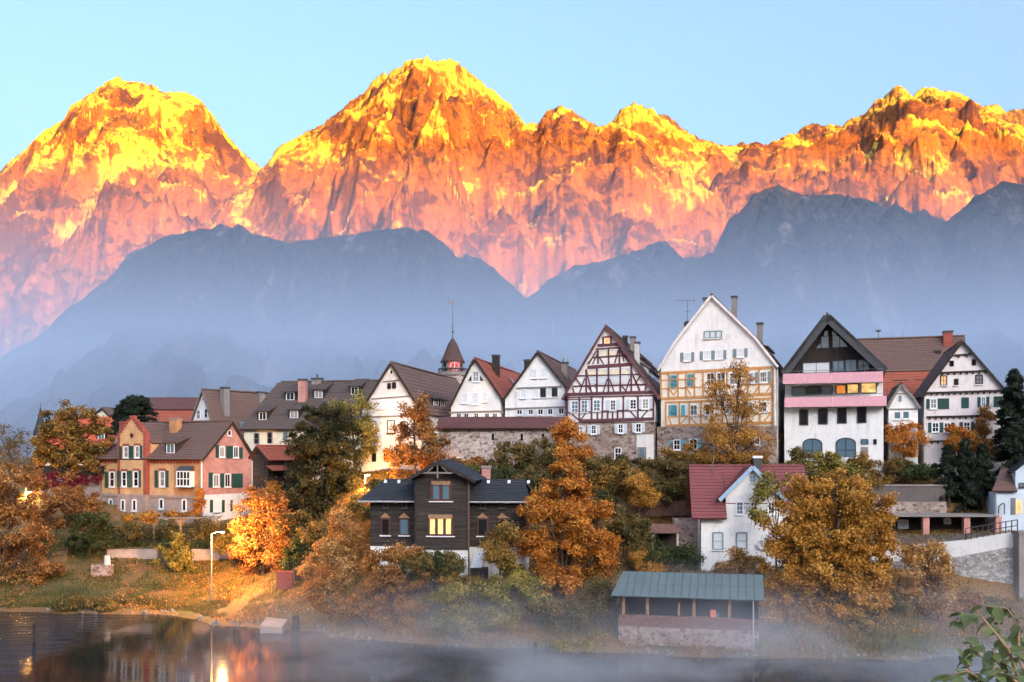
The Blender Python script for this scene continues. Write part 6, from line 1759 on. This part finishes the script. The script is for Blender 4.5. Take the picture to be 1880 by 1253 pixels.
for i, (px, D_, lb, pal, lab) in enumerate((
  (1130, 97.5, [(1120,865,34,24),(1150,880,34,26),(1110,890,26,22)], 'mix', 'dark mixed bush on the slope under the half-timbered house'),
  (1175, 96, [(1172,893,22,22),(1180,910,26,16)], 'gold', 'small golden bush on the slope above the paling fence'),
  (1235, 97.6, [(1225,860,40,26),(1260,880,32,30),(1215,895,34,26),(1265,905,24,22)], 'olive', 'dark olive thicket left of the cottage roof'),
  (1245, 98.6, [(1240,838,34,18),(1290,845,30,16)], 'mix', 'rusty brush at the foot of the stone house base'),
  (1145, 89, [(1145,955,38,26),(1130,990,34,34),(1165,985,28,36),(1150,1020,34,24)], 'olive', 'grey-green round tree right of the bright orange tree'),
  (1250, 87, [(1230,1015,28,24),(1262,1025,24,24),(1205,1025,22,22)], 'green', 'low green bushes left of the cottage wall'),
  (1190, 86.5, [(1195,1035,20,18),(1180,1030,16,14)], 'gold', 'small golden shrub left of the cottage bushes'),
  (1535, 97.5, [(1520,850,34,22),(1550,860,30,20)], 'yellowgreen', 'green-gold bush before the balcony house arches'),
  (1470, 98.5, [(1468,838,16,22),(1475,860,26,18)], 'olive', 'thin climbing shrub at the left foot of the balcony house'),
  (1610, 98, [(1590,855,30,20),(1625,862,30,20)], 'mix', 'brownish bush right of the balcony house door'),
  (1680, 97.5, [(1665,865,30,20),(1700,868,24,18)], 'green', 'dark green hedge above the terrace wall'),
  (1660, 99.3, [(1658,795,28,20),(1665,815,30,18)], 'orange', 'orange tree in front of the small white gable house'),
  (1762, 98.8, [(1758,795,24,22),(1765,815,26,18)], 'orange', 'orange bush before the pinkish gable house'),
  (1808, 98.9, [(1806,775,14,22),(1808,805,22,26),(1815,830,24,16)], 'rust', 'slender rust-coloured tree before the pinkish gable house'),
  (1425, 87, [(1405,900,22,26),(1395,945,20,26),(1425,880,20,20)], 'yellowgreen', 'sparse green-leaved tree over the cottage gable'),
  (1362, 84.5, [(1362,1030,36,20),(1345,1045,26,14),(1385,1050,24,14)], 'peach', 'orange bush before the white cottage wall'),
  )):
    ar = sum(a[2]*a[3] for a in lb)
    tree('shrub' if ar < 2600 else 'broadleaf_tree', lab, D_, px, lb, pal, int(3200+ar*4.2) if i != 14 else 3200, .15, cat='shrub' if ar < 2600 else 'tree', group=GS, trunk=.09, clump=.36)
for (px, D_, lb, pal, lab) in (
  (690, 93, [(690,905,26,22),(672,930,26,26),(700,940,22,24)], 'olive', 'dark olive bushes on the slope behind the black house left wing'),
  (880, 97, [(870,868,30,18),(905,880,30,18),(935,872,22,16)], 'green', 'dark green bushes behind the black house chimney'),
  (965, 90, [(950,900,24,22),(975,880,24,20)], 'olive', 'olive bushes above the right wing of the black house'),
  (985, 78.5, [(965,1075,28,26),(985,1105,28,22),(945,1060,22,22)], 'yellowgreen', 'yellow-green bush left of the bright orange trunk'),
  (700, 79.8, [(690,1030,24,24),(720,1030,26,24),(748,1030,24,22)], 'rust', 'red-brown bush covering the left plinth of the black house'),
  (800, 79.4, [(765,1032,26,22),(795,1036,26,24),(825,1040,22,26)], 'olive', 'olive hedge covering the middle plinth of the black house'),
  (850, 78.6, [(840,1075,24,22),(862,1085,24,20)], 'mix', 'mixed bush below the downpipe of the black house'),
  (1095, 92, [(1085,935,26,22),(1105,925,26,20)], 'green', 'green bush at the left end of the paling fence'),
  (1300, 98, [(1300,842,30,14),(1340,848,32,14),(1390,842,30,14)], 'rust', 'rusty hedge along the foot of the tallest white house'),
  (1580, 95.8, [(1560,885,30,18),(1600,880,28,16),(1530,880,26,16)], 'mix', 'brown-green scrub above the golden tree'),
  (1720, 77.6, [(1700,1130,34,20),(1740,1125,32,20),(1770,1110,26,20)], 'rust', 'reddish scrub below the willow'),
  (1800, 79.8, [(1790,1105,26,14),(1820,1112,24,12)], 'olive', 'low scrub at the foot of the rubble retaining wall'),
  (1580, 75.6, [(1570,1150,34,20),(1610,1145,30,18)], 'mix', 'tangled undergrowth below the golden tree'),
  (70, 98, [(60,1060,30,20),(85,1045,26,20)], 'rust', 'rusty low bush beside the left edge tree'),
  (95, 108, [(80,1000,30,22),(115,1005,26,18)], 'olive', 'dim olive bush behind the dark green spreading shrub'),
  (430, 100.5, [(425,985,18,18),(412,1000,16,14)], 'olive', 'small olive bush between lamp post and glowing orange tree'),
  (545, 94, [(548,1010,20,22),(535,1035,18,18)], 'green', 'dark bush in the gap behind the small gate'),
  (590, 100, [(590,985,40,20),(640,990,34,20)], 'rust', 'brown thicket on the slope above the peach tree'),
  (1105, 98.6, [(1095,852,30,14),(1140,850,30,12),(1180,852,26,12)], 'olive', 'low olive hedge at the foot of the half-timbered house'),
  (845, 99.5, [(835,852,26,14),(870,850,22,14)], 'rust', 'rusty bush at the left foot of the town wall'),
  (1480, 96.2, [(1440,868,26,18),(1480,878,30,18),(1400,860,24,16)], 'olive', 'olive thicket behind the cottage ridge'),
  ):
    ar = sum(a[2]*a[3] for a in lb)
    tree('shrub', lab, D_, px, lb, pal, int(3500+ar*4.5), .15, cat='shrub', group=GS, trunk=.07, clump=.36)
# the big tree right of the cottage, the willow and the right-hand conifers
tree('broadleaf_tree', 'huge golden-orange tree between boathouse and road wall', 77.5, 1520, [(1480,915,44,36),(1540,905,48,40),(1595,935,44,44),(1465,970,56,50),(1530,985,66,56),(1600,1005,46,56),(1450,1040,52,46),(1520,1060,70,52),(1590,1080,48,44),(1460,1110,58,46),(1530,1130,52,40),(1425,1150,28,30)], 'gold', 84000, .165, group=GB, trunk=.3, gaps=.2)
tree('willow_tree', 'pale orange willow in front of the road parapet', 79.5, 1705, [(1700,1010,34,28),(1690,1050,48,40),(1735,1060,34,42),(1665,1085,36,34),(1715,1095,46,30)], 'peach', 20000, .13, group=GB, trunk=.14, aspect=2.6)
tree('shrub', 'dark undergrowth between the golden tree and the willow', 78.6, 1650, [(1640,1110,34,26),(1680,1120,36,22)], 'olive', 8000, .13, cat='shrub', group=GB, trunk=.06)
for px, D_, tp, ft, hw, lab in ((1742,95.6,822,942,27,'left cone-shaped conifer above the carport'), (1772,95.3,810,945,30,'tallest middle conifer above the carport'), (1804,95.6,820,945,28,'right cone-shaped conifer above the carport')):
    conifer('thuja_tree', lab, D_, px, tp, ft, hw, 14000, group='conifers above the carport', cone=.7)
conifer('spruce_tree', 'tall dark spruce at the right picture edge', 95.5, 1862, 682, 880, 42, 24000, group=GT, cone=.55)
conifer('yew_tree', 'dark bushy conifer above the brick villa roof', 128, 252, 727, 800, 46, 20000, group=GT, cone=.35)
conifer('yew_tree', 'dark conifer beside the bushy conifer, half hidden', 130, 225, 742, 800, 26, 9000, group=GT, cone=.5)
tree('hedge', 'clipped dark hedge along the garden wall', 106.5, 300, [(225,1000,22,10),(265,1000,24,10),(305,998,24,10),(345,1000,24,10),(385,1000,24,11)], 'green', 17000, .13, cat='hedge', group=GB, trunk=.05, clump=.25, shell=.8)
tree('shrub', 'dark shrubs under the villa pergola', 108, 320, [(260,975,34,16),(320,978,34,16),(375,975,26,18)], 'olive', 12000, .14, cat='shrub', group=GB, trunk=.05)
tree('vine', 'orange vine lying on the pergola', 108.6, 300, [(270,948,32,7),(315,947,28,7),(240,952,18,6)], 'gold', 6000, .14, cat='vine', trunk=.05, clump=.25, depth=.5)
tree('creeper', 'orange creeper climbing the villa corner', 110.8, 366, [(366,935,9,16),(367,918,7,14),(368,905,5,8)], 'orange', 3600, .14, cat='creeper', trunk=.05, clump=.2, depth=.3)
tree('creeper', 'crimson creeper covering the garage front', 120.6, 130, [(100,880,22,8),(140,881,24,8),(165,880,18,8),(120,888,26,5)], 'crimson', 9000, .16, cat='creeper', trunk=.05, clump=.25, depth=.2)
tree('shrub', 'small orange shrub at the dark wooden shed', 103, 505, [(505,895,16,16),(500,912,18,14)], 'orange', 4500, .15, cat='shrub', trunk=.06)
tree('shrub', 'dark bushes filling the foot of the big pine', 97, 560, [(540,960,30,24),(590,975,34,22),(640,960,30,24),(660,925,22,22)], 'olive', 13000, .15, cat='shrub', group=GS, trunk=.07)
tree('shrub', 'tufted grassy bushes at the left waterline', 90.6, 150, [(150,1108,34,12),(195,1115,26,10),(115,1112,20,9)], 'olive', 9000, .12, cat='shrub', group=GB, trunk=.04)
tree('shrub', 'low green plants at the waterline left of the boathouse', 72.9, 1045, [(1040,1188,32,10),(1075,1190,24,9)], 'yellowgreen', 7000, .11, cat='shrub', group=GB, trunk=.03, clump=.25)
tree('shrub', 'little bush at the right foot of the boathouse', 71.4, 1395, [(1395,1188,16,14),(1390,1200,12,9)], 'yellowgreen', 3800, .1, cat='shrub', group=GB, trunk=.04, clump=.22)

# ------------------------------------------------------------------ grass, fallen leaves, shore stones (uncountable)
def scatter_blades(name, label, n, xr, yr, hgt, mat, keep=None, wid=.035):
    rng = np.random.default_rng(hash_(label))
    x = rng.uniform(*xr, n); y = rng.uniform(*yr, n); z = gz_base(x, y)
    k = (z > .25) & (fbm(x*.22, y*.22, 3) > -.55)
    if keep is not None: k &= keep(x, y)
    x, y, z = x[k], y[k], z[k]; m = len(x)
    a = rng.uniform(0, 2*np.pi, m); h_ = hgt*rng.uniform(.5, 1.4, m); w_ = wid*rng.uniform(.7, 1.4, m)
    dx, dy = np.cos(a)*w_, np.sin(a)*w_
    lx, ly = rng.normal(size=m)*h_*.35, rng.normal(size=m)*h_*.35
    V = np.stack([np.stack([x-dx, y-dy, z-.08], 1), np.stack([x+dx, y+dy, z-.08], 1), np.stack([x+lx+dx*.2, y+ly+dy*.2, z+h_], 1), np.stack([x+lx-dx*.2, y+ly-dy*.2, z+h_], 1)], 1).reshape(-1, 3)
    o = np_mesh(name, V, np.arange(4*m).reshape(m, 4), mat); tag(o, label, 'grass', kind='stuff')
M['grassleaf'] = leafmat('dry_grass', [(.04,.042,.012),(.10,.085,.022),(.24,.15,.035),(.36,.20,.05)], .3)
M['grassgreen'] = leafmat('green_grass', [(.025,.035,.010),(.055,.07,.018),(.10,.105,.03),(.20,.15,.045)], .3)
scatter_blades('grass', 'dry tufted grass on the left river bank', 52000, (-33, -13), (79, 112), .18, M['grassleaf'], wid=.045)
scatter_blades('lawn_grass', 'short green lawn grass at the far left bank', 52000, (-52, -27), (86, 112), .15, M['grassgreen'], wid=.045)
scatter_blades('rough_grass', 'rough grass and weeds on the slope and right bank', 60000, (-14, 47), (70, 103), .3, M['grassleaf'], wid=.045)
rng = np.random.default_rng(77)
x = rng.uniform(-50, 46, 46000); y = rng.uniform(70, 106, 46000); z = gz_base(x, y); k = (z > .2) & (fbm(x*.15+4, y*.15, 3) > -.1)
pts = np.stack([x, y, z+.16], 1)[k]
V, Q = leaf_cloud(pts, .13, 1.4, rng, np.tile([0, 0, 1.6], (len(pts), 1)))
o = np_mesh('fallen_leaves', V, Q, LM['orange']); tag(o, 'fallen orange leaves scattered over the banks', 'leaves', kind='stuff')
st = MB()
for i in range(300):
    x = random.uniform(-44, 46); 
    ys = np.linspace(66, 96, 121); zz = gz_base(np.full(121, x), ys); kk = int(np.argmax(zz > .05)); y = ys[kk]+random.uniform(-.3, .7); z = gz(x, y)
    r_ = random.uniform(.05, .24)
    pts = [Vector((random.gauss(0,1), random.gauss(0,1), random.gauss(0,1))).normalized() for _ in range(0)]
    n_ = 6; a0 = random.random()*6
    st.add([(x+r_*random.uniform(.7,1.3)*math.cos(a0+j*math.pi/3), y+r_*random.uniform(.6,1.1)*math.sin(a0+j*math.pi/3), z-.1) for j in range(n_)] +
           [(x+r_*.65*random.uniform(.6,1.2)*math.cos(a0+j*math.pi/3), y+r_*.6*random.uniform(.6,1.2)*math.sin(a0+j*math.pi/3), z+r_*random.uniform(.45,.75)) for j in range(n_)],
           [(j, (j+1) % n_, (j+1) % n_+n_, j+n_) for j in range(n_)] + [tuple(range(n_, 2*n_))])
o = st.build('shore_stones', plain('shore_stone', (.20,.165,.14), .9, var=.5, sc_=1.5)); tag(o, 'pale stones lining the water edge', 'stones', kind='stuff')

# ------------------------------------------------------------------ foreground plant at the lower right
M['fgleaf'] = leafmat('foreground_leaves', [(.05,.075,.035),(.11,.15,.06),(.21,.25,.09),(.40,.38,.15)], .4)
M['fgstem'] = plain('foreground_stem', (.34,.20,.12), .7)
fb = P(1895, 1300, 8.2)
fp = empty('leafy_plant', (fb.x, 8.2, gz(fb.x, 8.2))); tag(fp, 'blurred leafy green plant close to the viewer at lower right', 'plant')
rng = np.random.default_rng(21)
def leaf_mesh(i):
    L = 1.0; V = []; Fc = []
    prof = [(0,.02),(.18,.30),(.42,.42),(.7,.30),(.9,.12),(1.0,.01)]
    for t, w_ in prof:
        sag = -.35*t*t*(1+.3*i)
        V += [(-w_*.9, t, sag+.12*w_), (0, t, sag), (w_*.9, t, sag+.12*w_)]
    for k in range(len(prof)-1):
        a = 3*k; Fc += [(a, a+1, a+4, a+3), (a+1, a+2, a+5, a+4)]
    me = bpy.data.meshes.new('leaf'); me.from_pydata(V, [], Fc); me.materials.append(M['fgleaf']); me.shade_smooth()
    return me
LMs = [leaf_mesh(i) for i in range(3)]
def fg_stem(pxs, D, dens):
    pts = [P(a, b, D+d)-fp.location for a, b, d in pxs]
    MB().tube([tuple(p) for p in pts], list(np.linspace(.014, .005, len(pts))), 6).build('stem', M['fgstem'], fp)
    for k in range(dens):
        t = (k+.5)/dens*(len(pts)-1); i = min(int(t), len(pts)-2); p = pts[i].lerp(pts[i+1], t-i)
        o = bpy.data.objects.new('leaf', LMs[k % 3]); C.objects.link(o); o.parent = fp
        s_ = rng.uniform(.08, .145); o.scale = (s_, s_, s_); o.location = p
        o.rotation_euler = (rng.uniform(-.7, .5), rng.uniform(-.5, .5), rng.uniform(0, 2*math.pi))
fg_stem([(1900,1290,0),(1868,1200,.1),(1872,1150,.2),(1850,1118,.3),(1800,1112,.4)], 8.2, 26)
fg_stem([(1890,1300,0),(1850,1190,-.2),(1800,1130,0),(1765,1128,.1),(1752,1145,.1)], 8.0, 28)
fg_stem([(1890,1300,0),(1830,1230,-.3),(1790,1195,-.3),(1778,1175,-.3)], 7.8, 20)
fg_stem([(1880,1300,0),(1820,1260,-.5),(1775,1232,-.5),(1735,1245,-.5)], 7.4, 26)
fg_stem([(1900,1300,.3),(1862,1230,.4),(1838,1170,.5),(1830,1135,.5),(1815,1118,.5)], 8.8, 22)
fg_stem([(1880,1310,-.2),(1800,1262,-.3),(1770,1215,-.2),(1762,1190,-.2)], 8.0, 20)
fg_stem([(1910,1300,-.2),(1878,1262,-.6),(1850,1240,-.6),(1820,1240,-.6)], 7.2, 18)
fg_stem([(1920,1280,.2),(1885,1230,.2),(1875,1180,.2),(1860,1160,.2)], 8.4, 22)
fg_stem([(1900,1300,0),(1860,1250,-.4),(1830,1215,-.4),(1822,1190,-.4)], 7.6, 22)

# ------------------------------------------------------------------ river mist
def mist_material():
    m, nt, v = volmat('river_mist', (.74,.76,.80), 0.05)
    sep = nt.nodes.new('ShaderNodeSeparateXYZ'); co_ = coord(nt); nt.links.new(co_, sep.inputs[0])
    n = noise(nt, .13, 4, .6, coord(nt, 'Object', (.7, 1, 1.8)), .6)
    nn = nt.nodes.new('ShaderNodeMapRange'); nt.links.new(n, nn.inputs[0]); nn.inputs[1].default_value = .42; nn.inputs[2].default_value = .62; nn.inputs[3].default_value = .05; nn.inputs[4].default_value = 1.0
    hz_ = nt.nodes.new('ShaderNodeMapRange'); nt.links.new(sep.outputs[2], hz_.inputs[0]); hz_.inputs[1].default_value = 0; hz_.inputs[2].default_value = 6.6; hz_.inputs[3].default_value = 1; hz_.inputs[4].default_value = 0
    xf = nt.nodes.new('ShaderNodeMapRange'); nt.links.new(sep.outputs[0], xf.inputs[0]); xf.inputs[1].default_value = -24; xf.inputs[2].default_value = -3; xf.inputs[3].default_value = 0; xf.inputs[4].default_value = 1
    d = mathn(nt, 'MULTIPLY', mathn(nt, 'MULTIPLY', nn.outputs[0], mathn(nt, 'POWER', hz_.outputs[0], 1.7)), xf.outputs[0])
    nt.links.new(mathn(nt, 'MULTIPLY', d, MIST), v.inputs['Density'])
    return m
MIST = .12
M['rivermist'] = mist_material()
o = MB().box(-28, 62, 56, 90, .03, 6.7).build('river_mist', M['rivermist']); tag(o, 'low grey mist drifting over the river', 'mist', kind='stuff')
